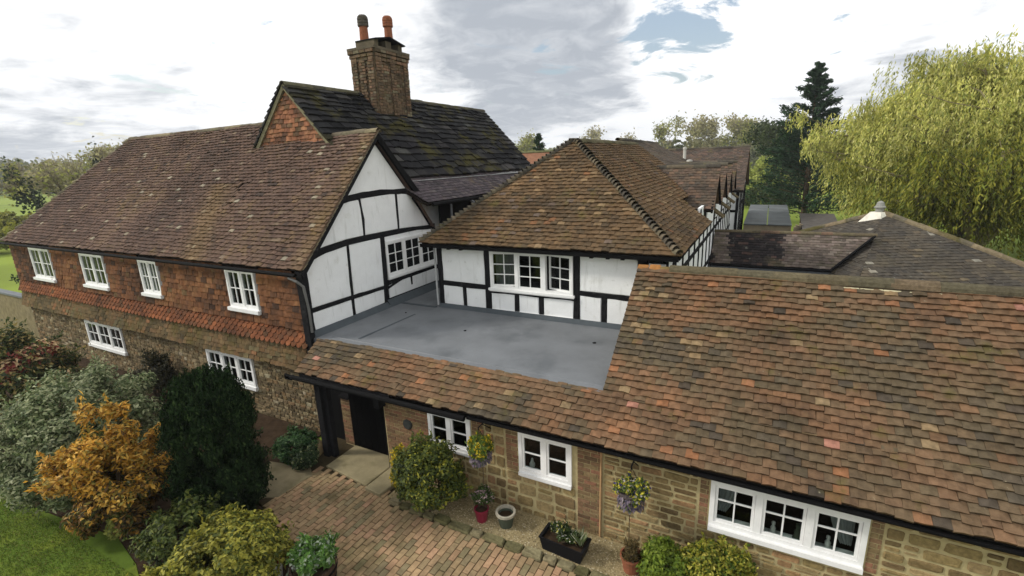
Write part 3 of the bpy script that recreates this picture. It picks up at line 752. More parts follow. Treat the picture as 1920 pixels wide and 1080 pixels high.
# flat roof between the wings
b = MB(); b.prism([(-6.55, .50), (.93, .50), (.93, 3.96), (-5.07, 3.96), (-5.07, 9.5), (-6.55, 9.5)], 2.40, 2.555)
fl = b.build('flat_roof', M_flat, FR)
b = MB(); b.box(-6.3, .88, .47, .70, 2.5565, 2.578); b.tube([(-6.0, .71, 2.575), (.88, .71, 2.575)], .016, 6); b.build('drip_edge', M_flat, fl)
b = MB(); b.add([(-5.05, 3.82, 2.557), (.92, 3.82, 2.557), (.92, 3.93, 2.66), (-5.05, 3.93, 2.66)], [(0, 1, 2, 3)]); b.add([(-6.38, .55, 2.557), (-6.38, 3.3, 2.557), (-6.52, 3.3, 2.70), (-6.52, .55, 2.70)], [(0, 1, 2, 3)]); b.add([(-6.38, 3.3, 2.557), (-6.38, 9.3, 2.557), (-6.52, 9.3, 2.76), (-6.52, 3.3, 2.76)], [(0, 1, 2, 3)])
b.build('upstand', M_flash, fl)
b = MB(); b.box(-6.4, -5.1, 3.72, 3.80, 2.5565, 2.578); b.build('membrane_lap', M_flash, fl)
for (x_, y_, s_) in ((-3.2, 2.35, .035), (.0, 2.75, .045), (-5.6, 3.0, .025)):
    b = MB(); b.pillow([(x_ + s_ * math.cos(a) * random.uniform(.6, 1.2), y_ + s_ * math.sin(a) * random.uniform(.6, 1.2)) for a in np.linspace(0, 6.283, 8)[:-1]], 2.556, 2.575, .02, .006)
    lf = b.build('fallen_leaf', M_black); tag(lf, {-.0: 'dark leaf lying on the right of the flat roof', -3.2: 'small dark leaf lying mid-way on the flat roof', -5.6: 'tiny dark leaf by the gable end of the flat roof'}.get(x_, 'dark leaf lying on the right of the flat roof'), 'leaf', 'leaves on the flat roof')
for (x0, x1, y0, y1) in ((-5.35, -5.27, .9, 3.0),):
    b = MB(); b.prism([(x0, y0), (x1, y0), (x1 + .02, y1), (x0 + .05, y1)], 2.5565, 2.561); b.build('membrane_patch', M_flash, fl)

# ================================================================== LEFT WING (tile-hung, timbered gable)
LW = thing('tile_hung_wing', V(-14, 2.5, 0), 'left wing with purple-brown roof, orange tile-hung wall and timbered white gable', 'building')
LT = 1.068; LA = math.atan(LT); LD = V(0, math.cos(LA), math.sin(LA)); LO = V(0, .377, 4.262); sL = lambda y: (y - .377) / math.cos(LA)
palL = ramp([(82, 70, 68), (96, 78, 74), (108, 88, 82), (116, 96, 86), (122, 102, 82)], 15, .5, .3, .15, gain=.80, tint=(1.0, .99, .90), out=((.03, (136, 120, 106)), (.03, (70, 62, 62)), (.012, (168, 160, 146))))
def palLf(u, v):
    c = palL(u, v); k = .35 * math.exp(-((u + 10.7 + .35 * v) / .55) ** 2) * (v < 2.6)
    k2 = .5 * math.exp(-((u + 6.5) / .25) ** 2) * (.5 + .5 * n2(u, v, 2.2))
    y = S(128, 106, 66); k = max(k, k2); return tuple(c[i] * (1 - k) + y[i] * k for i in range(3))
h1, h2 = sL(3.42), sL(3.90)
pr_ = [(-11.0, 0), (-6.33, 0), (-6.33, h1), (-11.0, h1)]; pl_ = [(-23.55, 0), (-11.0, 0), (-11.0, h2), (-19.72, h2)]
lroof = deck('roof', LO, X, LD, [(-23.5, .04), (-6.40, .04), (-6.40, h1 - .03), (-11.0, h1 - .03), (-11.0, h2 - .03), (-19.7, h2 - .03)], LW)
P = Pieces(TILES)
seam = lambda u, v: abs(u + 10.62 + .12 * (v - 2)) < .07 and .9 < v < 2.9 and (v > 1.75 or v < 1.2) and v > 1.6
tile_slope(P, LO, X, LD, pr_, .19, .1215, palLf, sag=.05, seed=14, jit=1.7, holes=seam, zs=2.4)
tile_slope(P, LO, X, LD, pl_, .19, .1215, palLf, sag=.05, seed=14, jit=1.7, holes=seam, zs=2.4)
P.finish(lroof, 'roof_tile', M_tileL, 300, mass_name='roof_tiles')
ridgeL = palette([(3, (112, 104, 84)), (2, (96, 88, 74)), (2, (130, 118, 92))], 24)
ridge_run(lroof, V(-8.0, 3.42, 7.50), V(-6.34, 3.42, 7.53), .42, .11, ridgeL, M_tileL, seed=5)
ridge_run(lroof, V(-19.8, 3.90, 8.01), V(-10.6, 3.92, 8.05), .42, .11, ridgeL, M_tileL, seed=6)
ridge_run(lroof, V(-23.5, .40, 4.27), V(-19.75, 3.9, 8.0), .36, .10, ridgeL, M_tileL, name='hip_tile', seed=7, variants=BONNETS, tilt=.12)
# hipped left end and rear slope
b = MB(); b.add([(-23.5, .4, 4.2), (-23.5, 7.4, 4.2), (-19.75, 3.9, 7.95)], [(1, 0, 2)]); b.add([(-19.75, 3.91, 7.95), (-23.5, 7.4, 4.2), (-11, 7.4, 4.2), (-11, 3.91, 7.95)], [(0, 1, 2, 3)])
b.add([(-11, 3.43, 7.45), (-11, 5.75, 4.6), (-6.4, 5.75, 4.6), (-6.4, 3.43, 7.45)], [(0, 1, 2, 3)]); b.build('rear_roof', pmat('rear_tile', S(100, 82, 74), .9, n_scale=8, bump=.6), LW)
# bargeboards on the gable
GM = frame(V(-6.56, 0, 0), Y, Z, X)
b = MB(GM); b.prism([(.36, 4.20), (.44, 4.10), (3.42, 7.32), (3.42, 7.46)], .14, .20); b.build('bargeboard', M_timber, LW)
b = MB(GM); b.prism([(3.42, 7.50), (3.42, 7.30), (4.85, 5.72), (5.15, 5.58), (5.2, 5.72), (4.98, 5.86)], .12, .20); b.build('bargeboard', M_black, LW)
P = Pieces(TILES)
for i in range(32):
    v = .04 + i * .139; P.add(frame(LO + X * -6.36 + LD * v - X.cross(LD) * .012, X * .09, LD * .2, X.cross(LD)), i, ridgeL(i, 3))
P.finish(lroof, 'verge_tile', M_tileL, 60)
# gable wall
b = MB(GM); b.prism([(.55, 2.3), (5.9, 2.3), (5.9, 4.55), (3.42, 7.36), (.55, 4.30)], -.16, -.03)
gw = b.build('gable_wall', M_timber, LW)
top = lambda y: 4.30 + (y - .55) * (7.36 - 4.30) / (3.42 - .55)
tpr = lambda y: 7.36 - (y - 3.42) * (7.36 - 4.55) / (5.85 - 3.42)
panel(gw, GM, [(.72, 4.62), (1.35, 4.70), (2.02, 4.76), (2.68, 4.77), (2.68, 5.74), (1.92, 5.70)])
panel(gw, GM, [(2.72, 4.77), (4.10, 4.76), (4.10, 5.80), (2.72, 5.76)])
panel(gw, GM, [(4.16, 4.76), (5.60, 4.68), (4.80, 5.72), (4.16, 5.80)])
panel(gw, GM, [(2.05, 5.86), (2.75, 5.92), (4.60, 5.92), (3.44, 7.22)])
panel(gw, GM, [(.62, 3.26), (1.98, 3.24), (2.02, 4.60), (1.2, 4.52), (.62, 4.42)])
panel(gw, GM, [(2.08, 3.23), (3.26, 3.20), (3.30, 4.60), (2.10, 4.60)])
panel(gw, GM, [(.64, 2.68), (1.96, 2.68), (1.96, 3.12), (.64, 3.13)])
panel(gw, GM, [(2.06, 2.68), (3.22, 2.70), (3.24, 3.10), (2.06, 3.12)])
panel(gw, GM, [(3.46, 2.78), (5.86, 2.78), (5.86, 3.20), (3.46, 3.18)])
panel(gw, GM, [(3.44, 4.46), (5.88, 4.42), (5.70, 4.60), (3.44, 4.60)])
beam(gw, GM, [(.55, 4.42), (1.3, 4.60), (2.1, 4.69), (3.5, 4.69), (4.8, 4.68), (5.8, 4.58)], (.17, .09), seed=1)
beam(gw, GM, [(1.86, 5.72), (2.6, 5.84), (3.5, 5.88), (4.72, 5.82)], (.16, .13), seed=2)
beam(gw, GM, [(2.66, 5.78), (2.72, 5.2), (2.70, 4.74)], .08, .03, seed=3)
beam(gw, GM, [(4.14, 5.78), (4.12, 4.74)], .08, .03, seed=4)
beam(gw, GM, [(2.06, 4.62), (2.0, 3.6), (2.02, 2.66)], .085, .03, seed=5)
beam(gw, GM, [(3.38, 4.62), (3.34, 3.5), (3.30, 2.66)], .17, .04, seed=6)
beam(gw, GM, [(.6, 3.19), (2.0, 3.19), (3.22, 3.16)], .10, .032, seed=7)
beam(gw, GM, [(3.42, 3.22), (4.2, 3.34), (5.9, 3.36)], .12, .03, seed=8)
beam(gw, GM, [(3.42, 3.10), (3.9, 3.20), (4.35, 3.30)], .07, .034, seed=9)
beam(gw, GM, [(4.5, 3.28), (4.5, 2.95)], .08, .03, seed=10)
beam(gw, GM, [(.60, 4.44), (.58, 3.4), (.60, 2.2)], .15, .05, seed=11)
beam(gw, GM, [(4.86, 5.62), (5.25, 5.2), (5.86, 4.56)], .09, .03, seed=12)
window(LW, V(-6.525, 3.44, 3.42), Y, 2.42, 1.05, 3, 2, 3, sill=(.05, .0, .06), label='three-light white window in the timbered gable, half hidden by the hipped roof', fw=.06, mull=.07)
# corner post, downpipe and hopper
b = MB(); b.box(-6.62, -6.42, .40, .545, 1.75, 4.25); b.build('corner_post', M_timber, LW)
M_pipe = pmat('grey_plastic_pipe', S(104, 104, 102), .5, n_amt=.1, bump=0)
b = MB(); b.tube([(-6.75, .30, 4.10), (-6.50, .32, 4.02), (-6.42, .42, 3.88), (-6.40, .46, 3.3), (-6.40, .46, 2.72)], .035, 8); b.build('downpipe', M_pipe, LW)
b = MB(); b.tube([(-23.5, .30, 4.20), (-6.5, .30, 4.17)], .05, 8); b.build('gutter', M_black, LW)
# front wall: tile-hung above, mossy skirt, rubble below
UWs = [(-21.6, -19.95, 2.95, 4.10), (-17.62, -16.05, 3.00, 4.10), (-13.85, -12.85, 3.05, 4.10), (-9.5, -8.32, 3.06, 4.12)]
LWs = [(-18.6, -16.1, .66, 1.56), (-11.2, -9.08, .72, 1.58)]
YW = .54
uwall = wall_holes('upper_wall', V(0, YW, 0), X, -23.3, -6.58, 1.7, 4.2, UWs, .15, M_deck, LW)
palW = ramp([(66, 54, 47), (94, 68, 53), (114, 77, 56), (130, 86, 59), (142, 94, 63), (150, 106, 72)], 41, .5, .4, .2, gain=.80, tint=(.95, 1.0, 1.02), out=((.06, (70, 56, 50)), (.05, (112, 92, 64))))
palC = ramp([(96, 70, 52), (126, 80, 56), (142, 88, 58), (152, 96, 64)], 42, .5, .4, .2, out=((.06, (84, 68, 52)),), gain=.82)
palK = ramp([(66, 60, 44), (88, 76, 54), (106, 88, 62), (118, 90, 64), (104, 98, 72)], 43, .6, .4, .2, out=((.05, (132, 94, 66)),))
UX = lambda hs: (lambda u, v: any(a - .1 < u < b + .1 and c - 2.72 - .12 < v < d - 2.72 + .1 for (a, b, c, d) in hs))
P = Pieces(TILES)
WT = V(0, .0, 1.0)
tile_slope(P, V(0, YW - .035, 2.72), X, WT, [(-23.35, 0), (-6.62, 0), (-6.62, 1.45), (-23.35, 1.45)], .25, .155, palW, sag=.03, seed=51, jit=1.7, holes=UX([(a, b, c - .08, d) for a, b, c, d in UWs]), zs=1.6)
P.finish(uwall, 'wall_tile', M_wtile, 300, mass_name='wall_tiles')
ka = R(17); WK = V(0, math.sin(ka), math.cos(ka))
P = Pieces(CLUBS)
for i in range(4):
    u = -23.35 + (.1 if i % 2 else 0)
    while u < -6.7:
        rr = random.uniform(-.008, .008)
        P.add(frame(V(u + .1, YW - .15 + .04 * i + rr * .3, 2.28 + i * .115 + .03 * n2(u, 1, .3)), X * .185, WK * .22, X.cross(WK) * 1.5), 0, palC(u, i)); u += .2
P.finish(uwall, 'club_tile', M_wtile, 260, mass_name='club_tiles')
P = Pieces(TILES); ks = R(11); WS = V(0, math.sin(ks), math.cos(ks))
tile_slope(P, V(0, YW - .17, 1.66), X, WS, [(-23.4, 0), (-6.75, 0), (-6.64, .72), (-23.4, .72)], .21, .125, palK, sag=.04, seed=61, jit=1.8, zs=1.3)
P.finish(uwall, 'skirt_tile', M_skirt, 200, mass_name='skirt_tiles')
b = MB(frame(V(0, YW - .17, 1.66), X, WS, X.cross(WS))); b.prism([(-23.38, .02), (-6.68, .02), (-6.68, .75), (-23.38, .75)], -.14, -.06); b.build('skirt_deck', M_deck, uwall)
lwall = wall_holes('lower_wall', V(0, YW, 0), X, -23.2, -6.4, -.15, 1.8, LWs, .15, M_mortar_grey, LW)
palLS = palette([(4, (128, 110, 80)), (3, (106, 92, 68)), (2, (148, 132, 100)), (3, (90, 78, 56)), (2, (134, 108, 74)), (.6, (168, 156, 128))], 44, .14, .4)
P = Pieces(STONES)
rubble(P, V(0, YW, 0), X, -23.2, -6.42, -.12, 1.72, (.08, .13), (.10, .30), .022, palLS, LWs, 45, joint=.02)
P.finish(lwall, 'stone', M_stone, 300, vis=lambda u, v, c: (u > 500 or (v < 700 and u > 165)) and not (u < 310 and v > 690), mass_name='stones')
for i, (a, b_, c, d) in enumerate(UWs):
    window(LW, V(a, YW - .05, c), X, b_ - a, d - c, 2, 2, 2, sill=(.10, .05, .09), fw=.06, label=['leftmost upper white casement of the tile-hung wall', 'second upper white casement from the left in the tile-hung wall', 'narrow third upper white casement in the tile-hung wall', 'upper white casement nearest the gable corner'][i], room=.6, mull=.07)
for i, (a, b_, c, d) in enumerate(LWs):
    window(LW, V(a, YW - .03, c), X, b_ - a, d - c, 3, 2, 2, sill=(.07, .04, .10), fw=.07, label=['lower white three-light window on the far left', 'lower white three-light window behind the dark yew'][i], room=.6, mull=.10)
b = MB(); b.box(-23.2, -23.05, .54, 7.3, -.15, 4.3); b.box(-23.2, -6.4, 7.2, 7.35, -.15, 4.3); b.build('far_walls', M_mortar_grey, LW)

# ================================================================== MAIN HOUSE (tall stone-slab roof, chimney)
MH = thing('main_house', V(-9.5, 9, 0), 'tall house behind with dark mossy stone-slab roof and brick chimney stack', 'building')
TT = 1.057; TA = math.atan(TT); TL = 2.65 / math.cos(TA)
TW = V(-math.cos(TA), 0, math.sin(TA)); TO = V(-6.85, 0, 6.2)
troof = deck('roof', TO, Y, TW, [(3.2, 0), (14.4, 0), (14.4, TL - .02), (3.2, TL - .02)], MH)
palT = palette([(5, (38, 38, 40)), (4, (48, 47, 47)), (3, (30, 30, 32)), (2, (66, 65, 63)), (1.5, (54, 51, 36))], 71, .2, .4, .6, desat=.1, pull=.05)
P = Pieces(SLABS); v = 0.0; i = 0; r_ = random.Random(3); Nn = Y.cross(TW)
while v < TL - .1:
    g = .33 - .15 * v / TL; u = 3.12 - r_.random() * .1
    while u < 14.4:
        wd = r_.uniform(.28, .62); wd = min(wd, 14.5 - u)
        if wd > .08:
            d = .05 * n2(u, v, .4, 2); a = r_.gauss(0, .012)
            Ux = Y * math.cos(a) + TW * math.sin(a); Wx = TW * math.cos(a) - Y * math.sin(a)
            P.add(frame(TO + Y * (u + wd / 2) + TW * (v + r_.gauss(0, .022)) + Nn * (d + abs(r_.gauss(0, .018))), Ux * (wd - .01), Wx * g * 1.6, Nn), r_.randrange(9), palT(u, v))
        u += wd
    v += g; i += 1
P.finish(troof, 'roof_slab', M_slab, 300, mass_name='roof_slabs')
TW2 = V(math.cos(TA), 0, math.sin(TA)); TO2 = V(-12.15, 0, 6.2)
deck('left_roof_deck', TO2, -Y, TW2, [(-14.4, 0), (-3.2, 0), (-3.2, TL - .02), (-14.4, TL - .02)], troof)
P = Pieces(SLABS); r_ = random.Random(6); v = 0
while v < TL - .1:
    g = .33 - .15 * v / TL; u = -14.4
    while u < -3.1:
        wd = min(r_.uniform(.28, .62), -3.1 - u + .001); P.add(frame(TO2 - Y * (u + wd / 2) + TW2 * v + TW2.cross(Y) * .01, -Y * wd, TW2 * g * 1.6, (-Y).cross(TW2)), r_.randrange(9), palT(u, v)); u += wd
    v += g
P.finish(troof, 'roof_slab', M_slab, 0, mass_name='left_slope_slabs')
ridge_run(troof, V(-9.5, 3.12, 9.0), V(-9.5, 14.45, 9.0), .5, .12, palette([(2, (96, 92, 72)), (2, (74, 72, 62))], 72), M_slab, seed=9)
# gablet above the left wing's roof
HM = frame(V(0, 3.24, 0), X, Z, -Y)
b = MB(HM); b.prism([(-11.35, 7.0), (-7.75, 7.0), (-9.5, 8.86)], -.1, 0); gab = b.build('gablet_wall', M_deck, MH)
P = Pieces(TILES)
cw_ = palette([(4, (160, 98, 62)), (3, (138, 84, 56)), (2, (112, 86, 58)), (2, (160, 104, 68)), (2, (98, 68, 52))], 73, .14, .4, desat=.25)
tile_slope(P, V(0, 3.23, 0), X, Z, [(-11.3, 7.05), (-7.85, 7.05), (-9.5, 8.82)], .24, .125, cw_, sag=.03, seed=75, jit=1.5, zs=1.6)
P.finish(gab, 'wall_tile', M_wtile, 120, mass_name='wall_tiles')
for (a, c, nm) in (((-9.5, 9.0), (-7.72, 7.10), 'verge_board'), ((-9.5, 9.0), (-11.4, 7.0), 'verge_board')):
    b = MB(HM); dx, dz = c[0] - a[0], c[1] - a[1]; l = math.hypot(dx, dz); nx, nz = -dz / l, dx / l; s = -1 if nz > 0 else 1
    b.prism([a, c, (c[0] + nx * .12 * s, c[1] + nz * .12 * s), (a[0] + nx * .12 * s * .2, a[1] - .14)], .0, .10); b.build(nm, pmat('weathered_verge', S(128, 122, 100), .95, n_scale=8, n_amt=.3, bump=.4) if 'mv_' not in globals() else mv_, gab)
# lean-to strip under the slab roof
KA = math.atan2(.70, .95); KW = V(-math.cos(KA), 0, math.sin(KA)); KL = math.hypot(.70, .95); KO = V(-5.95, 0, 5.47)
lt = deck('lean_to_roof', KO, Y, KW, [(4.9, 0), (14.4, 0), (14.4, KL), (4.4, KL)], MH)
P = Pieces(TILES); tile_slope(P, KO, Y, KW, [(4.9, 0), (14.4, 0), (14.4, KL), (4.4, KL)], .19, .128, palette([(4, (84, 76, 80)), (3, (72, 66, 70)), (2, (98, 90, 90))], 77, .1), sag=.03, seed=78)
P.finish(lt, 'roof_tile', M_tileL, 200, mass_name='roof_tiles')
b = MB(); b.add([(-6.93, 4.3, 6.16), (-6.70, 4.3, 6.10), (-6.70, 14.4, 6.10), (-6.93, 14.4, 6.20)], [(0, 1, 2, 3)]); b.build('lead_flashing', pmat('pale_lead', S(150, 150, 148), .6, n_scale=6, n_amt=.25), lt)
b = MB(); b.tube([(-5.88, 5.0, 5.40), (-5.88, 14.4, 5.42)], .055, 8); b.build('gutter', M_black, MH)
b = MB(); b.box(-6.85, -6.75, 4.9, 14.2, 2.0, 5.9); b.box(-12.2, -6.5, 14.2, 14.38, -.1, 6.3); b.add([(-12.1, 14.38, 6.2), (-6.9, 14.38, 6.2), (-9.5, 14.38, 8.9)], [(0, 1, 2)]); b.build('side_wall', M_plaster, MH)
b = MB(); b.box(-6.38, -6.30, 5.95, 9.0, 4.70, 5.40); b.build('eaves_board', M_black, MH)
b = MB(); b.tube([(-6.1, 6.3, 5.3), (-6.1, 6.3, 4.6)], .04, 6); b.tube([(-5.9, 7.2, 5.35), (-5.5, 8.2, 4.7)], .05, 6); b.build('waste_pipe', M_lead, MH)
# chimney
M_sootm = pmat('sooty_render', S(98, 90, 76), .95, n_scale=4, n_amt=.35, bump=.5, layers=((S(50, 46, 42), 2, .5, .7, .6),))
CX0, CX1, CY0, CY1 = -9.72, -8.74, 6.25, 7.9
M_chb = pair('sooty_brick', rough=.95, n_scale=10, n_amt=.35, bump=.6, bump_scale=40, layers=((S(44, 40, 36), 1.5, .5, .7, .55), (S(98, 92, 62), 2.2, .58, .72, .45)))
b = MB(); b.box(CX0, CX1, CY0, CY1, 7.6, 10.45); ch = b.build('chimney', M_mortar_grey, MH)
pc = palette([(4, (112, 92, 72)), (3, (100, 82, 64)), (2, (128, 98, 76)), (2, (82, 72, 58)), (1, (120, 112, 90))], 81, .14, .35)
P = Pieces(BRICKS)
hz = lambda z: 0
for (o, U_, a, c) in ((V(CX0, CY0, 0), X, 0, CX1 - CX0), (V(CX1, CY0, 0), Y, 0, CY1 - CY0), (V(CX0, CY1, 0), -Y, 0, CY1 - CY0), (V(CX1, CY1, 0), -X, 0, CX1 - CX0)):
    bricks(P, o, U_, a, c, 7.7, 10.0, .26, .092, .03, pc, (), 82)
    # proud corner strips, middle rib and corbelled head
    for (s, e) in ((a, a + .26), (c - .26, c), ((a + c) / 2 - .14, (a + c) / 2 + .14)):
        bricks(P, o + U_.cross(Z) * .05, U_, s, e, 8.3, 10.35, .26, .092, .035, pc, (), 83)
    for j in range(3):
        bricks(P, o + U_.cross(Z) * (.03 + .03 * j), U_, a - .03 * j, c + .03 * j, 10.0 + j * .12, 10.1 + j * .12, .26, .11, .05, pc, (), 84 + j)
P.finish(ch, 'brick', M_chb, 300, vis=lambda u, v, c: True, mass_name='bricks')
b = MB(); b.box(CX0 - .1, CX1 + .1, CY0 - .1, CY1 + .1, 10.36, 10.44); b.build('chimney_shoulder', M_sootm, ch)
xm, ym = (CX0 + CX1) / 2, (CY0 + CY1) / 2
for (y0, y1) in ((CY0 + .12, CY0 + .32), (ym - .14, ym + .14), (CY1 - .32, CY1 - .12)):
    b = MB(); b.box(CX0 + .12, CX1 - .05, y0, y1, 10.44, 10.70); b.build('chimney_pier', M_sootm, ch)
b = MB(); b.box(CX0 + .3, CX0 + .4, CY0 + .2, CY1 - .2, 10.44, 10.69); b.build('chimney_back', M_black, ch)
b = MB(); c0, c1, d0, d1 = CX0 + .12, CX1 + .06, CY0 + .10, CY1 - .05; zl, zh, tk = 10.69, 10.84, .035
b.add([(c0, d0, zl), (c1, d0, zl), (c1, ym, zh), (c0, ym, zh), (c1, d1, zl), (c0, d1, zl), (c0, d0, zl - tk), (c1, d0, zl - tk), (c1, ym, zh - tk), (c0, ym, zh - tk), (c1, d1, zl - tk), (c0, d1, zl - tk)],
    [(0, 1, 2, 3), (3, 2, 4, 5), (6, 9, 8, 7), (9, 11, 10, 8), (0, 6, 7, 1), (1, 7, 8, 2), (2, 8, 10, 4), (5, 11, 9, 3), (3, 9, 6, 0), (4, 10, 11, 5)]); b.build('cover_slate', M_black, ch)
for (yy, dz, capm, lab) in ((CY0 + .28, 0, pmat('sooty_cowl', S(84, 78, 72), .8, n_scale=9, n_amt=.3), 'left clay pot with dark louvred cowl'), (CY1 - .12, .24, M_terra, 'right clay pot with terracotta louvred cowl')):
    b = MB(); b.lathe([(.15, 10.6), (.15, 10.72), (.135, 11.15 + dz), (.0, 11.15 + dz)], (xm - .1, yy, 0), 16); pt = b.build('chimney_pot', M_terra, ch, smooth=False); pt['label'] = lab
    c = MB(); prof = [(.17, 11.13)]
    for j in range(3): prof += [(.18, 11.15 + j * .085), (.18, 11.21 + j * .085), (.165, 11.212 + j * .085), (.165, 11.23 + j * .085)]
    prof += [(.17, 11.42), (.12, 11.48), (.0, 11.50)]
    c.lathe(prof, (xm - .1, yy, dz), 16); c.build('cowl', capm, ch)
b = MB(); b.add([(CX1 + .02, CY0 - .1, 8.08), (CX1 + .02, CY1 + .1, 8.08), (CX1 + .30, CY1 + .1, 7.93), (CX1 + .30, CY0 - .1, 7.93)], [(0, 1, 2, 3)]); b.build('chimney_flashing', M_mortar, ch)

# ================================================================== HIPPED WING
HW = thing('hipped_wing', V(-1.9, 9, 0), 'timbered white wing with hipped brown tile roof and open casement window', 'building')
HT = .8532; HA = math.atan(HT); HWv = V(0, math.cos(HA), math.sin(HA)); HO = V(0, 3.62, 4.452); HL = 4.038
ST = .7417; SA = math.atan(ST); SW = V(-math.cos(SA), 0, math.sin(SA)); SO = V(1.634, 0, 4.452); SL_ = 4.40
palH = ramp([(88, 78, 66), (102, 84, 66), (114, 94, 74), (124, 102, 78), (136, 106, 80)], 91, .5, .35, .16, gain=.80, tint=(1.0, .98, .89), out=((.04, (150, 128, 102)), (.03, (112, 100, 96)), (.03, (142, 102, 76)), (.02, (76, 70, 62))))
hroof = deck('roof', HO, X, HWv, [(-5.38, .03), (1.58, .03), (-1.9, HL - .05)], HW)
deck('right_roof_deck', SO, Y, SW, [(3.68, .03), (9.6, .03), (9.6, 1.2), (14, 1.2), (14, SL_ - .03), (6.72, SL_ - .03)], hroof)
SW2 = V(math.cos(SA), 0, math.sin(SA)); deck('left_roof_deck', V(-5.434, 0, 4.452), -Y, SW2, [(-14, 0), (-3.68, 0), (-6.72, SL_ - .03), (-14, SL_ - .03)], hroof, mat=pmat('plain_tile_left', S(100, 82, 66), .9, n_scale=8))
P = Pieces(TILES)
tile_slope(P, HO, X, HWv, [(-5.43, 0), (1.63, 0), (-1.9, HL)], .19, .1302, palH, sag=.04, seed=92, jit=1.7, zs=2.3)
tile_slope(P, SO, Y, SW, [(3.62, 0), (9.6, 0), (9.6, SL_), (6.69, SL_)], .19, .1302, palH, sag=.04, seed=93, jit=1.7, zs=2.3)
tile_slope(P, SO, Y, SW, [(9.6, 1.17), (14, 1.17), (14, SL_), (9.6, SL_)], .19, .1302, palH, sag=.04, seed=94, jit=1.7, zs=2.3)
P.finish(hroof, 'roof_tile', M_tile, 300, mass_name='roof_tiles')
hipc = palette([(3, (84, 78, 66)), (2, (104, 94, 76)), (2, (70, 66, 60))], 95)
ridge_run(hroof, V(1.60, 3.64, 4.50), V(-1.88, 6.68, 7.12), .135, .095, hipc, M_tile, name='hip_tile', variants=BONNETS, tilt=.35, drop=.25, seed=3, overlap=1.5)
ridge_run(hroof, V(-5.40, 3.64, 4.50), V(-1.92, 6.68, 7.12), .135, .095, hipc, M_tile, name='hip_tile', variants=BONNETS, tilt=.35, drop=.25, seed=4, overlap=1.5)
ridge_run(hroof, V(-1.9, 6.55, 7.10), V(-1.9, 14, 7.10), .45, .12, palette([(3, (98, 92, 68)), (1, (84, 80, 62))], 96), M_tile, seed=5)
b = MB(); b.pillow([(.80, 7.62), (.95, 7.40), (1.12, 7.52), (1.02, 7.80)], 4.9, 5.2, .05, .03)
b = MB(frame(SO, Y, SW, Y.cross(SW))); b.pillow([(7.45, .55), (7.95, .50), (8.0, .72), (7.5, .80)], .0, .06, .04, .02); b.build('lead_patch', pmat('white_lead', S(205, 203, 195), .7, n_scale=6, n_amt=.15), hroof)
# front wall
WM = frame(V(0, 3.97, 0), X, Z, -Y)
HWIN = (-3.32, -.94, 3.27, 4.31)
hw = wall_holes('front_wall', V(0, 4.0, 0), X, -5.06, 1.3, 2.3, 4.45, [(HWIN[0] + .02, HWIN[1] - .02, HWIN[2] + .02, HWIN[3] - .02)], .12, M_timber, HW)
for pg in ([(-4.92, 3.34), (-3.52, 3.32), (-3.52, 4.30), (-4.92, 4.30)], [(-4.94, 2.62), (-4.27, 2.62), (-4.27, 3.19), (-4.94, 3.20)], [(-4.15, 2.62), (-3.52, 2.62), (-3.52, 3.18), (-4.15, 3.18)],
           [(-3.33, 2.58), (-2.62, 2.58), (-2.62, 3.12), (-3.33, 3.12)], [(-2.48, 2.58), (-1.91, 2.58), (-1.91, 3.12), (-2.48, 3.12)], [(-1.76, 2.58), (-.93, 2.58), (-.93, 3.12), (-1.76, 3.12)],
           [(-.77, 3.40), (.62, 3.38), (.66, 4.22), (.56, 4.31), (-.77, 4.31)], [(-.77, 2.58), (-.22, 2.58), (-.22, 3.26), (-.77, 3.28)], [(-.07, 2.58), (.95, 2.58), (.95, 3.26), (-.07, 3.26)]):
    panel(hw, WM, pg)
beam(hw, WM, [(-4.99, 2.55), (-4.99, 4.42)], .15, .05, seed=21)
beam(hw, WM, [(-3.43, 2.58), (-3.42, 4.40)], .17, .04, seed=22)
beam(hw, WM, [(-.86, 2.58), (-.85, 4.40)], .16, .04, seed=23)
beam(hw, WM, [(-4.95, 3.26), (-3.5, 3.25)], .14, .03, seed=24)
beam(hw, WM, [(-.80, 3.34), (.1, 3.33), (1.0, 3.30)], .13, .03, seed=25)
for (x_, w_, z_) in ((-4.21, .11, 3.2), (-2.55, .13, 3.14), (-1.84, .14, 3.14), (-.145, .14, 3.28)):
    beam(hw, WM, [(x_, 2.58), (x_ + .01, z_)], w_, .03, seed=int(x_ * 10))
beam(hw, WM, [(-3.36, 3.16), (-.92, 3.17)], .09, .032, seed=26)
beam(hw, WM, [(.76, 2.6), (.76, 4.4)], .22, .035, seed=27)
for (x0, x1, z0, z1) in ((.90, 1.28, 3.9, 4.20),):
    panel(hw, WM, [(x0, z0), (x1, z0), (x1, z1), (x0, z1)])
b = MB(); b.box(-3.33, -.93, 3.93, 3.962, 2.575, 2.66); b.build('skirting_strip', M_white, hw)
b = MB(); b.box(-.75, 1.0, 3.93, 3.962, 2.575, 2.64); b.build('skirting_strip', M_white, hw)
b = MB(); b.box(-5.4, 1.6, 3.64, 3.94, 4.40, 4.43); b.box(-5.40, 1.60, 3.62, 3.66, 4.34, 4.44); b.build('eaves_board', M_black, HW)
for x_ in (-4.5, -4.1, -.4, .0, .35):
    b = MB(); b.box(x_ - .04, x_ + .04, 3.68, 3.95, 4.30, 4.40); b.build('rafter_foot', M_black, HW)
window(HW, V(HWIN[0], 3.935, HWIN[2]), X, HWIN[1] - HWIN[0], HWIN[3] - HWIN[2], 3, 2, 3, sill=(.07, .05, .06), label='white three-light window with both outer casements ajar', fw=.06, mull=.10, opens={0: ('l', R(12)), 2: ('r', R(-15))})
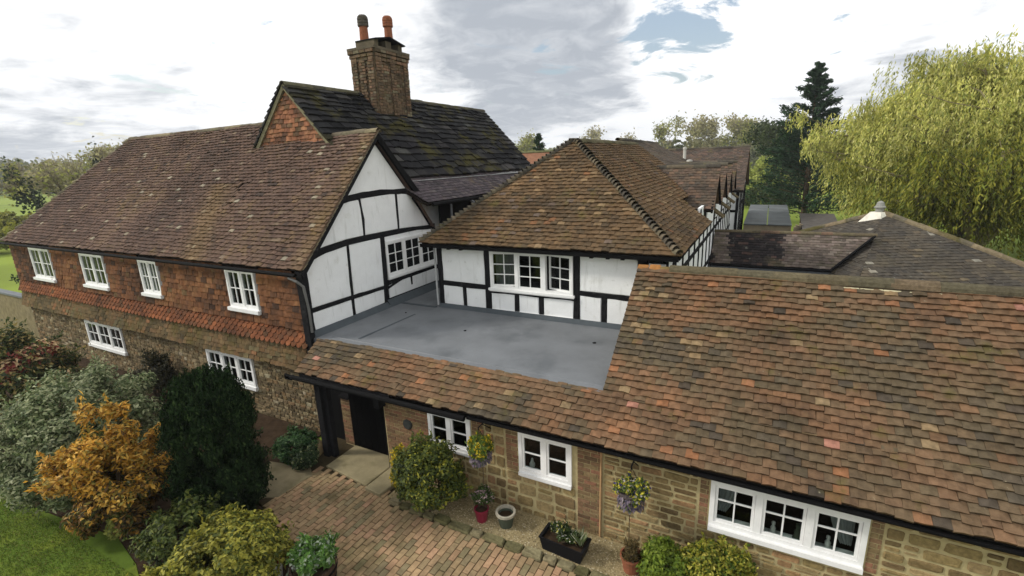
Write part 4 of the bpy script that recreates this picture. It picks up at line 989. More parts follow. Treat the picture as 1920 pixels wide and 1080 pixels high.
# left, right walls
b = MB(); b.box(-5.06, -4.98, 4.0, 14, 2.3, 4.5); b.build('left_wall', M_plaster, HW)
b = MB(); b.tube([(-5.12, 3.9, 4.35), (-5.12, 3.9, 2.6)], .03, 8); b.build('downpipe', pmat('white_pipe', S(170, 172, 172), .5), HW)
b = MB(); b.box(1.2, 1.28, 4.0, 9.7, -.1, 4.42); b.box(1.2, 1.28, 9.7, 25, -.1, 4.9); rw = b.build('right_wall', M_plaster, HW)
RM = frame(V(1.28, 0, 0), Y, Z, X)
for i, y_ in enumerate([4.1 + 1.15 * k for k in range(19)]):
    beam(rw, RM, [(y_, 1.0), (y_, 4.4 if y_ < 9.7 else 4.85)], .15, .03, seed=200 + i)
for z_ in (2.5, 3.6, 4.4): beam(rw, RM, [(4.0, z_), (25, z_)], .14, .034, seed=int(z_ * 9))
beam(rw, RM, [(4.1, 3.2), (4.7, 3.8), (5.2, 4.4)], .12, .038, seed=71)
b = MB(); b.box(1.3, 1.62, 3.66, 9.6, 4.37, 4.42); b.build('eaves_board', M_black, HW)
for i, yd in enumerate((12.1, 15.2, 18.3, 21.4)):
    DA = math.atan(1.2 / 1.3); DWv = V(0, math.cos(DA), math.sin(DA)); hl = 1.5 / math.cos(DA)
    zb = 6.15 - 1.5 * math.tan(DA)
    DM = frame(V(1.36, 0, 0), Y, Z, X)
    b = MB(DM); b.prism([(yd - 1.3, 4.0), (yd + 1.3, 4.0), (yd + 1.3, 4.9), (yd, 6.05), (yd - 1.3, 4.9)], -.12, -.02)
    dm = b.build('dormer', M_black, HW); dm['label'] = ['nearest gabled dormer on the right slope', 'second gabled dormer from the hip', 'third gabled dormer from the hip', 'farthest gabled dormer'][i]
    panel(dm, DM, [(yd - 1.1, 4.1), (yd + 1.1, 4.1), (yd + 1.1, 4.8), (yd - 1.1, 4.8)])
    DO = V(0, yd - 1.5, zb)
    dd = deck('dormer_roof', DO, X, DWv, [(.3, 0), (1.58, 0), (1.58, hl), (-1.9, hl)], dm)
    P = Pieces(TILES); tile_slope(P, DO, X, DWv, [(.3, 0), (1.62, 0), (1.62, hl), (-1.9, hl)], .19, .128, palette([(5, (98, 80, 66)), (4, (88, 75, 62)), (3, (112, 86, 68)), (2, (78, 70, 62))], 97, .12, desat=.25), sag=.03, seed=98 + i)
    P.finish(dm, 'roof_tile', M_tile, 110 if i == 0 else 0, mass_name='roof_tiles')
    b = MB(frame(V(0, yd + 1.5, zb), -X, V(0, -math.cos(DA), math.sin(DA)), V(0, math.sin(DA), math.cos(DA)))); b.prism([(-1.58, 0), (-.3, 0), (1.9, hl), (-1.58, hl)], -.09, .0); b.build('dormer_roof', M_tile[0] if False else pmat('dormer_back', S(104, 84, 68), .9, n_scale=8), dm)
    ridge_run(dm, V(1.62, yd, 6.16), V(-1.6, yd, 6.16), .45, .11, hipc, M_tile, seed=i, limit=6)
    for s in (-1, 1):
        b = MB(DM); b.prism([(yd, 6.16), (yd, 5.98), (yd + s * 1.5, zb - .12), (yd + s * 1.5, zb + .02)][::s], .16, .22); b.build('bargeboard', M_black, dm)
    # short mossy eaves roof between dormers
    EO = V(1.75, 0, 4.2)
    b = MB(frame(EO, Y, SW, Y.cross(SW))); y0 = yd + 1.15; b.prism([(y0, 0), (y0 + .75, 0), (y0 + .75, .7), (y0, .7)], -.06, 0); b.build('eaves_roof', pmat('mossy_eaves', S(92, 82, 60), .95, n_scale=9, n_amt=.35, bump=.7), dm)

# ================================================================== REAR RANGE
RR = thing('rear_range', V(-2, 24, 0), 'far rear range of brown tiled roofs beyond the gabled dormers', 'building')
M_plain = pmat('distant_tile', S(104, 84, 70), .92, n_scale=2.5, n_amt=.25, bump=.7, bump_scale=18, layers=((S(84, 78, 66), .5, .5, .65, .5),))
palQ = palette([(5, (94, 78, 68)), (4, (84, 72, 64)), (3, (104, 82, 70)), (2, (76, 70, 64))], 101, .12, desat=.25)
QA = math.atan2(6.95 - 4.5, 3.5); QW = V(0, math.cos(QA), math.sin(QA)); QL = math.hypot(2.45, 3.5)
deck('roof', V(0, 24, 4.5), X, QW, [(-8, 0), (1.9, 0), (1.9, QL), (-8, QL)], RR)
P = Pieces(TILES); tile_slope(P, V(0, 24, 4.5), X, QW, [(-8, 0), (1.93, 0), (1.93, QL), (-8, QL)], .22, .15, palQ, sag=.05, seed=102); P.finish(RR, 'roof_tile', M_tile, 0, mass_name='roof_tiles')
ridge_run(RR, V(-8, 27.5, 6.95), V(1.95, 27.5, 6.95), .5, .12, hipc, M_tile, seed=13, limit=0)
b = MB(frame(V(1.93, 31, 4.5), -X, V(0, -math.cos(QA), math.sin(QA)), V(0, math.sin(QA), math.cos(QA)))); b.prism([(0, 0), (10, 0), (10, QL), (0, QL)], -.08, .0); b.build('rear_roof', M_plain, RR)
b = MB(frame(V(1.72, 0, 0), Y, Z, X)); b.prism([(24.3, -.1), (30.7, -.1), (30.7, 4.5), (27.5, 6.85), (24.3, 4.5)], -.1, 0); q = b.build('gable_wall', M_plaster, RR)
QM = frame(V(1.72, 0, 0), Y, Z, X)
for y_ in (24.4, 25.6, 26.8, 28.2, 29.4, 30.6): beam(q, QM, [(y_, 0), (y_, 4.6)], .2, .04, seed=int(y_ * 7))
for z_ in (2.4, 3.6, 4.6): beam(q, QM, [(24.3, z_), (30.7, z_)], .2, .045, seed=int(z_ * 11))
b = MB(); b.box(1.25, 1.72, 24.2, 24.32, -.1, 4.5); b.build('front_return', M_plaster, RR)
beam(RR, frame(V(0, 24.2, 0), X, Z, -Y), [(1.62, .0), (1.62, 4.5)], .16, .04, seed=3)
beam(RR, frame(V(0, 24.2, 0), X, Z, -Y), [(1.25, 3.3), (1.7, 3.3)], .14, .035, seed=4)
# ridge-on range in front of it
PA = math.atan2(7.42 - 4.9, 4.9); PWv = V(-math.cos(PA), 0, math.sin(PA)); PL = math.hypot(2.52, 4.9)
deck('long_roof', V(1.24, 0, 4.9), Y, PWv, [(14, 0), (25, 0), (26.5, PL), (17.6, PL), (14, 2)], RR)
P = Pieces(TILES); tile_slope(P, V(1.24, 0, 4.9), Y, PWv, [(14, .0), (25, 0), (26.5, PL), (17.6, PL), (14, 2)], .22, .15, palette([(4, (92, 82, 72)), (3, (82, 74, 66)), (2, (104, 88, 74))], 104, .1), sag=.04, seed=105); P.finish(RR, 'roof_tile', M_tile, 0, mass_name='roof_tiles')
ridge_run(RR, V(-3.66, 17.5, 7.46), V(-3.66, 27, 7.40), .5, .13, hipc, M_tile, seed=15, limit=0)
b = MB(frame(V(-8.6, 0, 4.9), -Y, V(math.cos(PA), 0, math.sin(PA)), V(-math.sin(PA), 0, math.cos(PA)))); b.prism([(-27, 0), (-14, 0), (-17.6, PL), (-27, PL)], -.08, 0); b.build('left_roof', M_plain, RR)
for (u_, p0, hgt, rr_) in ((0, (-1.55, 24.9, 5.9), 1.15, .09), (1, (-1.05, 23.5, 5.55), .75, .13)):
    b = MB(); b.lathe([(rr_, -.4), (rr_, hgt - .12), (rr_ * 1.25, hgt - .12), (rr_ * 1.25, hgt), (.0, hgt + .02)], p0, 12); b.build('flue_pipe', pmat('pale_flue', S(190, 188, 180), .6), RR)
# a brown roof glimpsed between the slab roof and the hip
BR = thing('brown_outhouse', V(-9.5, 24, 0), 'low brown roof glimpsed between the slab roof and the hipped roof', 'building')
b = MB(); b.add([(-13, 22, 5.6), (-5, 22, 5.6), (-5, 24.2, 7.15), (-13, 24.2, 7.15), (-5, 26.4, 5.6), (-13, 26.4, 5.6)], [(0, 1, 2, 3), (3, 2, 4, 5)]); b.build('roof', pmat('brown_tile', S(128, 92, 72), .92, n_scale=6, n_amt=.25, bump=.8, bump_scale=20), BR)
b = MB(); b.box(-12.9, -5.1, 22.2, 26.2, -.1, 5.62); b.build('wall', M_mortar_grey, BR)
ridge_run(BR, V(-13, 24.2, 7.15), V(-5, 24.2, 7.15), .5, .12, palette([(1, (96, 96, 62))], 3), M_tile, seed=22, limit=0)

# ================================================================== LINK ROOF AND PYRAMID OUTBUILDING
LK = thing('link_building', V(4, 15, 0), 'low link building with half black, half pinkish tile roof', 'building')
KA2 = math.atan2(3.42 - 2.3, 1.33); KW2 = V(0, math.cos(KA2), math.sin(KA2)); KL2 = math.hypot(1.12, 1.33); KO2 = V(0, 13.68, 2.3)
def palLk(u, v, f1=palette([(4, (38, 35, 36)), (3, (48, 43, 42)), (1, (78, 60, 54))], 111, .15), f2=palette([(4, (98, 84, 76)), (3, (84, 73, 66)), (2, (112, 98, 90)), (2, (84, 76, 62))], 112, .14, desat=.3)):
    e = 3.9 + .25 * n2(v, u, 2.0); k = f1(u, v) if u < e and not (u < 2.2 and n2(u, v, 1.6, 4) > .05) else f2(u, v); return k
lk = deck('roof', KO2, X, KW2, [(1.32, 0), (5.5, 0), (6.85, KL2), (1.32, KL2)], LK)
P = Pieces(TILES); tile_slope(P, KO2, X, KW2, [(1.32, 0), (5.5, 0), (6.87, KL2), (1.32, KL2)], .19, .128, palLk, sag=.02, seed=113); P.finish(lk, 'roof_tile', M_slate, 0, mass_name='roof_tiles')
ridge_run(lk, V(1.3, 15.02, 3.43), V(6.9, 15.02, 3.43), .36, .10, palette([(3, (92, 84, 64)), (2, (110, 88, 70))], 114), M_tile, seed=17, limit=20)
b = MB(); b.tube([(5.45, 13.62, 2.27), (6.9, 15.0, 3.44)], .05, 6); b.tube([(1.3, 13.6, 2.26), (5.5, 13.6, 2.26)], .055, 6); b.build('gutter', M_black, LK)
b = MB(); b.box(1.3, 5.5, 13.72, 16.3, -.1, 2.28); b.add([(1.3, 15.02, 3.4), (6.85, 15.02, 3.4), (6.85, 16.4, 2.2), (1.3, 16.4, 2.2)], [(3, 2, 1, 0)]); b.build('wall', M_lead, LK)
b = MB(); b.box(1.35, 5.4, 11.6, 13.6, 1.9, 2.0); b.build('lead_flat', M_lead, LK)
b = MB(frame(V(3.25, 12.9, 2.0), X, Y, Z)); b.lathe([(.62, .0), (.58, .1), (.4, .2), (.0, .26)], (0, 0, 0), 20); b.build('roof_dome', pmat('white_dome', S(215, 215, 212), .4, n_amt=.05, bump=0), LK, smooth=True)
b = MB(); b.tube([(1.33, 6.4, 3.3), (1.9, 6.4, 3.3)], .03, 6); b.build('pipe_arm', M_black, LK)
PB = thing('pyramid_outbuilding', V(7.4, 17.4, 0), 'square outbuilding with lichened grey pyramid roof and capped vent', 'building')
ap = V(7.4, 17.4, 4.0); a0 = R(-27); D = 6.6; drop_ = 1.4 * D / 3.94
cn = [ap + V(D * math.cos(q_), D * math.sin(q_), -drop_) for q_ in (a0, a0 + math.pi / 2, a0 + math.pi, R(-104))]
pd = MB(); pd.add([c - V(0, 0, .08) for c in cn] + [ap - V(0, 0, .08)], [(0, 1, 4), (1, 2, 4), (2, 3, 4), (3, 0, 4), (3, 2, 1, 0)]); pdo = pd.build('roof', M_deck, PB)
palP = ramp([(58, 55, 52), (68, 64, 58), (78, 72, 63), (88, 79, 66)], 121, .5, .35, .2, out=((.016, (136, 132, 120)), (.02, (104, 94, 76))))
for k, vis_ in ((3, True), (2, True), (0, False)):
    A_, B_ = cn[k], cn[(k + 1) % 4]; U_ = (B_ - A_).normalized(); mid = (A_ + B_) / 2; W_ = (ap - A_) - U_ * (ap - A_).dot(U_); hl_ = W_.length; W_ = W_.normalized(); ln = (B_ - A_).length; ua = (ap - A_).dot(U_)
    P = Pieces(TILES); tile_slope(P, A_, U_, W_, [(0, 0), (ln, 0), (ua, hl_)], .26, .17, palP, sag=.05, seed=122 + k); P.finish(pdo, 'roof_slate', M_slate, 0, mass_name='roof_slates')
pcol = palette([(3, (118, 104, 80)), (2, (98, 92, 76))], 125)
ridge_run(pdo, cn[0] + V(0, 0, .02), ap + V(0, 0, .04), .45, .15, pcol, M_slab, name='hip_tile', seed=1, limit=20)
ridge_run(pdo, cn[2] + V(0, 0, .02), ap + V(0, 0, .04), .45, .15, pcol, M_slab, name='hip_tile', seed=2, limit=0)
b = MB(); cw2 = [(c * .93 + ap * .07) for c in cn]; b.prism([(c.x, c.y) for c in cw2], -.1, 4.0 - drop_ + .02); b.build('wall', M_mortar_grey, PB)
b = MB(frame(ap + V(-.12, 0, -.3), X, Y, Z)); b.lathe([(.72, -.12), (.34, .32), (.30, .36), (0, .36)], (0, 0, 0), 4); b.build('vent_base', pmat('white_vent', S(214, 210, 196), .6), PB)
b = MB(frame(ap + V(-.12, 0, -.3), X, Y, Z)); b.lathe([(.15, .34), (.15, .50), (.20, .52), (.20, .57), (.16, .60), (.12, .74), (.04, .80), (0, .81)], (0, 0, 0), 14); b.build('vent_cowl', pmat('grey_cowl', S(140, 140, 134), .6, n_amt=.1), PB)

# ================================================================== YARD BEYOND
GH = thing('flat_roofed_shelter', V(3.3, 31, 0), 'low flat shelter with two grey roof panels beyond the link roof', 'shelter')
for k in range(2):
    x0, x1 = 2.0 + 1.3 * k, 3.26 + 1.3 * k
    b = MB(); b.add([(x0, 25.4, 2.42), (x1, 25.4, 2.42), (x1, 36.5, 2.55), (x0, 36.5, 2.55)] + [(x0, 25.4, 2.36), (x1, 25.4, 2.36), (x1, 36.5, 2.49), (x0, 36.5, 2.49)], [(0, 1, 2, 3), (7, 6, 5, 4), (0, 4, 5, 1), (1, 5, 6, 2), (2, 6, 7, 3), (3, 7, 4, 0)]); b.build('roof_panel', pmat('grey_panel', S(92, 96, 97), .6, n_scale=.8, n_amt=.3, bump=.2), GH)
b = MB(); b.box(2.0, 4.55, 25.5, 25.65, -.14, 2.36); b.box(4.4, 4.55, 25.6, 36.4, -.14, 2.4); b.build('side_wall', pmat('weathered_rail', S(140, 128, 108), .9), GH)
SH = thing('garden_shed', V(5.8, 26, 0), 'small brown wooden shed beside the grey panelled shelter', 'shed')
b = MB(); b.box(5.15, 6.75, 24, 28.5, -.14, 2.2); b.build('wall', pmat('brown_boards', S(98, 72, 56), .9, n_scale=5, n_amt=.25), SH)
for z_ in np.arange(.0, 2.2, .2):
    b = MB(); b.box(5.13, 6.77, 23.96, 24.0, float(z_) - .1, float(z_) + .075); b.build('board', pmat('brown_board', S(104, 76, 58), .9, n_scale=5, n_amt=.25) if z_ == 0 else bpy.data.materials['brown_board'], SH)
b = MB(); b.add([(5.05, 23.8, 2.25), (6.9, 23.8, 2.25), (6.9, 28.7, 2.75), (5.05, 28.7, 2.75), (5.05, 23.8, 2.17), (6.9, 23.8, 2.17), (6.9, 28.7, 2.67), (5.05, 28.7, 2.67)], [(0, 1, 2, 3), (7, 6, 5, 4), (0, 4, 5, 1), (1, 5, 6, 2), (2, 6, 7, 3), (3, 7, 4, 0)]); b.build('roof', pmat('felt', S(88, 84, 80), .95), SH)
FE = thing('panel_fence', V(4.85, 25, 0), 'short pale wooden fence between the shelter and the shed', 'fence')
for k in range(5):
    b = MB(); b.box(4.62 + k * .1, 4.71 + k * .1, 24.2 + k * .3, 24.5 + k * .3, -.14, 2.45 + .08 * (k % 2)); b.build('fence_board', M_palebark, FE)
YW_ = thing('yard_wall', V(-26, .5, 0), 'low grey wall running off the far left corner of the house', 'wall')
b = MB(); b.box(-34, -23.6, .75, .95, -.14, 1.72); wl_ = b.build('wall_body', M_mortar_grey, YW_)
b = MB(); b.box(-34, -23.6, .70, 1.0, 1.72, 1.80); b.build('coping', M_lead, YW_)

# ================================================================== PLANTS
def unit(a): return a / np.maximum(np.linalg.norm(a, axis=1, keepdims=True), 1e-9)
def leafmesh(name, C, D, N, ln, wd, cols, mat, parent, fold=.25):
    """one small folded leaf face per row of C (position), D (direction), N (normal)"""
    n = len(C); D = unit(D); Sd = unit(np.cross(D, N)); Nn = np.cross(Sd, D)
    ln = np.broadcast_to(np.asarray(ln, float), (n,))[:, None]; wd = np.broadcast_to(np.asarray(wd, float), (n,))[:, None]
    v = np.empty((n, 4, 3)); v[:, 0] = C - D * ln * .5; v[:, 1] = C + Sd * wd * .5 + Nn * wd * fold - D * ln * .05; v[:, 2] = C + D * ln * .5 - Nn * ln * .06; v[:, 3] = C - Sd * wd * .5 + Nn * wd * fold - D * ln * .05
    me = bpy.data.meshes.new(name); me.vertices.add(n * 4); me.loops.add(n * 6); me.polygons.add(n * 2)
    me.vertices.foreach_set('co', v.ravel())
    idx = (np.arange(n)[:, None] * 4 + np.array([0, 1, 2, 0, 2, 3])[None]).ravel()
    me.loops.foreach_set('vertex_index', idx.astype(np.int32)); me.polygons.foreach_set('loop_start', np.arange(0, n * 6, 3, dtype=np.int32)); me.polygons.foreach_set('loop_total', np.full(n * 2, 3, np.int32))
    me.update(calc_edges=True); setcol(me, np.repeat(cols, 4, 0))
    return ob(name, me, parent, mat=mat)
def pcols(n, pal, jit=.15, clump=None, g=None):
    g = g or rng
    w_ = np.array([p[0] for p in pal], float); c = np.array([S(*p[1]) for p in pal]); k = g.choice(len(pal), n, p=w_ / w_.sum()) if clump is None else clump
    return c[k] * (1 + g.uniform(-jit, jit, (n, 1)))
def shrub(name, label, cat, c, r, h, n, ln, wd, pal, group=None, z0=-.1, clumps=60, cr=.2, flat=.2, ry=None, droop=.0, low=-.55, seed=0, up=.5, mat=None, shape=1.0, stems=7, accents=None, rv=.72, cone=0.0, lowpal=None, shoots=40):
    g = np.random.default_rng(1000 + seed); ry = ry or r
    t = thing(name, V(c[0], c[1], z0), label, cat, group)
    d = unit(g.normal(size=(clumps * 3, 3))); d = d[d[:, 2] > low][:clumps]
    # even out the clumps a little
    rad = g.uniform(rv, 1.0, len(d))
    cc = np.stack([c[0] + d[:, 0] * rad * (r - cr * .6), c[1] + d[:, 1] * rad * (ry - cr * .6), z0 + h * .5 + np.sign(d[:, 2]) * np.abs(d[:, 2]) ** shape * rad * (h * .5 - cr * .4)], 1)
    zf = np.clip((cc[:, 2] - z0) / h, 0, 1); kx = (1 - cone * np.clip(zf - .25, 0, 1) ** 1.5)[:, None]; cc[:, :2] = np.array([c[0], c[1]]) + (cc[:, :2] - np.array([c[0], c[1]])) * kx
    k = g.integers(0, len(d), n); off = unit(g.normal(size=(n, 3))) * (g.uniform(.15, 1, (n, 1)) ** .5) * cr * g.uniform(.8, 1.25, (len(d), 1))[k]
    inner = g.random(n) < .16
    C = cc[k] + off
    ctr = np.array([c[0], c[1], z0 + h * .45]); C[inner] = ctr + (C[inner] - ctr) * g.uniform(.55, .9, (inner.sum(), 1))
    C[:, 2] = np.maximum(C[:, 2], z0 + .02)
    out = unit(C - ctr); N = unit(out * .7 + unit(off) * .5 + np.array([0, 0, up]) + g.normal(size=(n, 3)) * .45)
    D = unit(np.cross(N, g.normal(size=(n, 3))) + out * flat + np.array([0, 0, -droop]))
    tone = np.repeat(g.uniform(.82, 1.16, (len(d), 1)), 1, 1)[k]
    cols = pcols(n, pal, .14, g=g) * tone
    if lowpal:
        mk = (zf[k] + g.normal(0, .1, n)) < lowpal[0]; cols[mk] = pcols(mk.sum(), lowpal[1], .15, g=g)
    if accents: # (share of clumps, palette)
        sel = g.random(len(d)) < accents[0]; mk = sel[k]; cols[mk] = pcols(mk.sum(), accents[1], .15, g=g)
    if shoots:
        ns_ = int(shoots); a_ = g.integers(0, len(d), ns_); sd = unit(cc[a_] - ctr + g.normal(size=(ns_, 3)) * .25 + np.array([0, 0, .35])); sl_ = g.uniform(.12, .34, ns_) * (r * .8)
        k2 = np.repeat(np.arange(ns_), 14); f2 = np.tile(np.linspace(.0, 1, 14), ns_)
        C2 = cc[a_][k2] + sd[k2] * (cr * .75 + f2 * sl_[k2])[:, None] + g.normal(size=(len(k2), 3)) * ln * .3
        N2 = unit(g.normal(size=(len(k2), 3)) + np.array([0, 0, .8])); D2 = unit(sd[k2] + g.normal(size=(len(k2), 3)) * .7)
        C = np.concatenate([C, C2]); N = np.concatenate([N, N2]); D = np.concatenate([D, D2]); cols = np.concatenate([cols, pcols(len(k2), pal, .2, g=g) * 1.06]); n = len(C)
    leafmesh('foliage', C, D, N, g.uniform(.5, 1.45, n) * ln, g.uniform(.6, 1.35, n) * wd, cols, mat or M_leaf, t)
    b = MB()
    for i in range(stems):
        e = cc[g.integers(0, len(d))]; m_ = (e + ctr) / 2 + g.normal(size=3) * .08
        p0 = np.array([c[0] + g.normal() * .06, c[1] + g.normal() * .06, z0]); b.tube([p0, (p0 + m_) / 2 + g.normal(size=3) * .05, m_, e], [.03, .024, .016, .006], 5)
    b.build('stems', M_bark, t)
    return t
G_dark = [(4, (38, 54, 30)), (3, (52, 68, 36)), (2, (30, 44, 26))]
shrub('pieris_shrub', 'red and cream leaved shrub against the far left of the stone wall', 'shrub', (-15.0, -2.75), 1.7, 2.75, 18000, .15, .06, [(4, (64, 76, 42)), (3, (92, 98, 54)), (3, (164, 146, 92)), (2, (48, 58, 34))], seed=1, clumps=90, cr=.3, accents=(.16, [(4, (142, 74, 64)), (4, (200, 172, 130)), (1, (122, 58, 50))]), up=.9)
shrub('variegated_shrub', 'large domed shrub with grey-green variegated leaves beside the lawn', 'shrub', (-9.1, -3.3), 1.55, 2.85, 34000, .095, .045, [(4, (126, 136, 96)), (3, (96, 110, 72)), (4, (162, 166, 128)), (2, (66, 80, 50))], seed=2, clumps=170, cr=.24, shape=.8, low=-.9)
shrub('orange_shrub', 'spreading shrub with yellow-orange leaves in front of the variegated dome', 'shrub', (-7.15, -3.75), .95, 2.75, 17000, .11, .042, [(4, (206, 158, 62)), (3, (220, 178, 86)), (2, (178, 130, 54)), (2, (150, 134, 64)), (1, (100, 74, 42))], seed=3, clumps=90, cr=.17, flat=.6, up=.9, stems=14, rv=.5, low=-.97, lowpal=(.42, [(3, (112, 84, 44)), (3, (84, 88, 44)), (2, (60, 52, 32)), (2, (150, 118, 56))]), accents=(.14, [(2, (128, 132, 60)), (1, (100, 108, 52))]))
shrub('yew_tree', 'very dark rounded columnar yew in front of the lower window', 'shrub', (-5.85, -2.55), .94, 3.2, 60000, .085, .03, [(4, (30, 46, 25)), (3, (40, 56, 30)), (2, (20, 30, 17)), (.8, (58, 74, 40))], seed=4, clumps=480, cr=.15, droop=-1.6, shape=.55, mat=M_needle, up=.1, low=-.98, stems=2, cone=.42, shoots=70)
shrub('rose_bush', 'loose green bush at the foot of the dark yew', 'shrub', (-5.35, -3.55), .72, 1.15, 7000, .08, .045, [(4, (84, 96, 44)), (3, (62, 76, 36)), (2, (116, 122, 60)), (1, (44, 52, 30))], seed=5, clumps=40, cr=.16, up=.9)
shrub('golden_shrub', 'low golden-green shrub in the foreground beside the brick path', 'shrub', (-4.15, -3.55), .98, 1.12, 20000, .085, .045, [(4, (142, 138, 54)), (3, (112, 116, 48)), (2, (166, 160, 70)), (2, (72, 82, 36))], seed=6, clumps=90, cr=.19, up=1.0)
shrub('golden_shrub', 'golden-green shrub at the bottom edge left of the white pot', 'shrub', (-4.3, -4.4), .7, .8, 9000, .085, .045, [(4, (146, 142, 56)), (3, (112, 116, 48)), (2, (166, 160, 70))], seed=26, clumps=50, cr=.18, up=1.0)
shrub('wall_bush', 'rounded bush with golden tips against the front wall by the porch', 'shrub', (-2.2, -.72), .76, 1.58, 17000, .075, .04, [(4, (72, 84, 36)), (3, (96, 104, 42)), (2, (50, 62, 30)), (1.4, (140, 138, 48))], seed=7, clumps=80, cr=.17, ry=.62, up=.7)
shrub('forsythia_sprig', 'yellow-flowered sprig on the porch side of the wall bush', 'shrub', (-2.95, -.62), .24, 1.25, 1800, .05, .035, [(4, (210, 184, 48)), (2, (176, 160, 50)), (2, (96, 108, 44))], seed=8, clumps=16, cr=.1, ry=.2)
shrub('door_plants', 'clump of green and blue flowered plants by the porch post', 'plant', (-6.25, -.55), .50, .62, 4200, .085, .04, [(4, (70, 100, 60)), (3, (52, 80, 48)), (2, (96, 122, 76))], seed=9, clumps=26, cr=.13, accents=(.08, [(1, (82, 82, 150))]))
shrub('door_plants', 'dark leafy plants at the foot of the porch post', 'plant', (-5.72, -.75), .34, .5, 2200, .08, .035, [(4, (56, 74, 44)), (3, (42, 58, 36)), (1, (120, 126, 90))], seed=10, clumps=20, cr=.1)
shrub('wall_shrub', 'dark shrub against the stone wall between the two lower windows', 'shrub', (-13.0, -.15), .6, 1.45, 5000, .09, .04, [(4, (52, 52, 32)), (3, (66, 62, 38)), (2, (40, 42, 28))], seed=11, clumps=40, cr=.18)
shrub('euonymus_shrub', 'small bright green shrub beneath the wide window, left of the yellow one', 'shrub', (2.22, -.55), .37, .85, 5500, .065, .036, [(4, (106, 124, 40)), (3, (84, 104, 36)), (2, (132, 146, 58))], seed=12, clumps=34, cr=.13, up=.8)
shrub('euonymus_shrub', 'yellow and green shrub under the left of the wide window', 'shrub', (3.02, -.42), .62, .98, 12000, .065, .036, [(4, (150, 148, 52)), (3, (116, 126, 44)), (2, (186, 178, 84)), (3, (70, 90, 34))], seed=13, clumps=60, cr=.16, ry=.36, up=.8)
shrub('dark_hedge', 'dark evergreen hedge beyond the far left corner of the house', 'hedge', (-27.5, 4.5), 2.8, 4.3, 14000, .2, .08, G_dark, seed=14, clumps=110, cr=.5)
shrub('dark_hedge', 'clipped green hedge beyond the grey panelled shelter', 'hedge', (3.2, 61), 3.4, 2.5, 9000, .3, .14, [(4, (78, 90, 46)), (3, (96, 108, 54)), (2, (56, 68, 36))], seed=15, clumps=120, cr=.5, ry=1.0, shape=.5)
# lawn grass blades
n = 60000
gx = rng.uniform(-13.5, -4.7, n); gy = rng.uniform(-8.0, -4.2, n)
def inpoly(px_, py_, poly):
    r = np.zeros(len(px_), bool); j = len(poly) - 1
    for i in range(len(poly)):
        (xi, yi), (xj, yj) = poly[i], poly[j]; r ^= ((yi > py_) != (yj > py_)) & (px_ < (xj - xi) * (py_ - yi) / (yj - yi + 1e-12) + xi); j = i
    return r
k = inpoly(gx + rng.normal(0, .07, n), gy + rng.normal(0, .07, n), lawn_poly); gx, gy = gx[k], gy[k]; n = len(gx)
hgt = rng.uniform(.02, .05, n)
C = np.stack([gx, gy, -.095 + hgt * .4], 1); D = np.stack([rng.normal(0, .35, n), rng.normal(0, .35, n), np.ones(n)], 1)
gl = leafmesh('lawn_grass', C, D, unit(rng.normal(size=(n, 3))), hgt, .012, pcols(n, [(4, (100, 120, 46)), (3, (82, 102, 38)), (2, (128, 136, 64)), (.6, (140, 130, 84))], .15), M_leaf, None)
tag(gl, 'short mown lawn grass at the lower left', 'grass', kind='stuff')

# ------------------------------------------------------------------ pots and baskets
def pot(name, label, c, prof, mat, cat='pot', soil=None, group=None, n=20, z0=-.02, rim=None):
    t = thing(name, V(c[0], c[1], z0), label, cat, group)
    b = MB(); b.lathe(prof, (c[0], c[1], z0), n); b.build('pot_body', mat, t)
    if rim:
        b = MB(); b.lathe(rim[0], (c[0], c[1], z0), n); b.build('pot_rim', rim[1], t)
    if soil:
        b = MB(); b.lathe([(0, soil[1] + .012), (soil[0] * .6, soil[1] + .008), (soil[0], soil[1])], (c[0], c[1], z0), n); b.build('pot_soil', M_soil, t)
    return t
M_red = pmat('magenta_glaze', S(124, 30, 52), .35, n_amt=.1, bump=0, spec=.5)
M_gpot = pmat('green_grey_pot', S(72, 78, 66), .6, n_scale=9, n_amt=.2, bump=.2)
M_cream = pmat('stone_rim', S(160, 154, 138), .7, n_scale=14, n_amt=.2)
pot('plant_pot', 'glossy magenta flower pot beside the wall bush', (-1.12, -.56), [(0, 0), (.10, 0), (.135, .24), (.145, .24), (.145, .27), (.125, .27), (.12, .22)], M_red, soil=(.122, .22))
shrub('potted_flowers', 'pink and white flowers growing in the magenta pot', 'plant', (-1.10, -.50), .2, .42, 900, .06, .03, [(4, (72, 92, 44)), (2, (56, 72, 36)), (1.2, (206, 176, 180))], seed=30, clumps=14, cr=.08, z0=.2, stems=4)
pot('plant_pot', 'empty dark green pot with a pale stone rim', (-.64, -.48), [(0, 0), (.12, 0), (.165, .27), (.15, .27), (.145, .2)], M_gpot, soil=(.148, .2), rim=([(.165, .255), (.19, .26), (.19, .305), (.15, .305), (.148, .25)], M_cream))
pot('plant_pot', 'brown terracotta pot under the right hanging basket', (1.72, -.5), [(0, 0), (.13, 0), (.17, .26), (.19, .26), (.19, .30), (.165, .30), (.16, .24)], M_terra, soil=(.16, .24))
shrub('pot_stalks', 'withered stalks in the terracotta pot under the right basket', 'plant', (1.72, -.5), .16, .25, 220, .1, .012, [(3, (110, 96, 60)), (2, (70, 62, 40))], seed=31, clumps=8, cr=.08, z0=.2, stems=3)
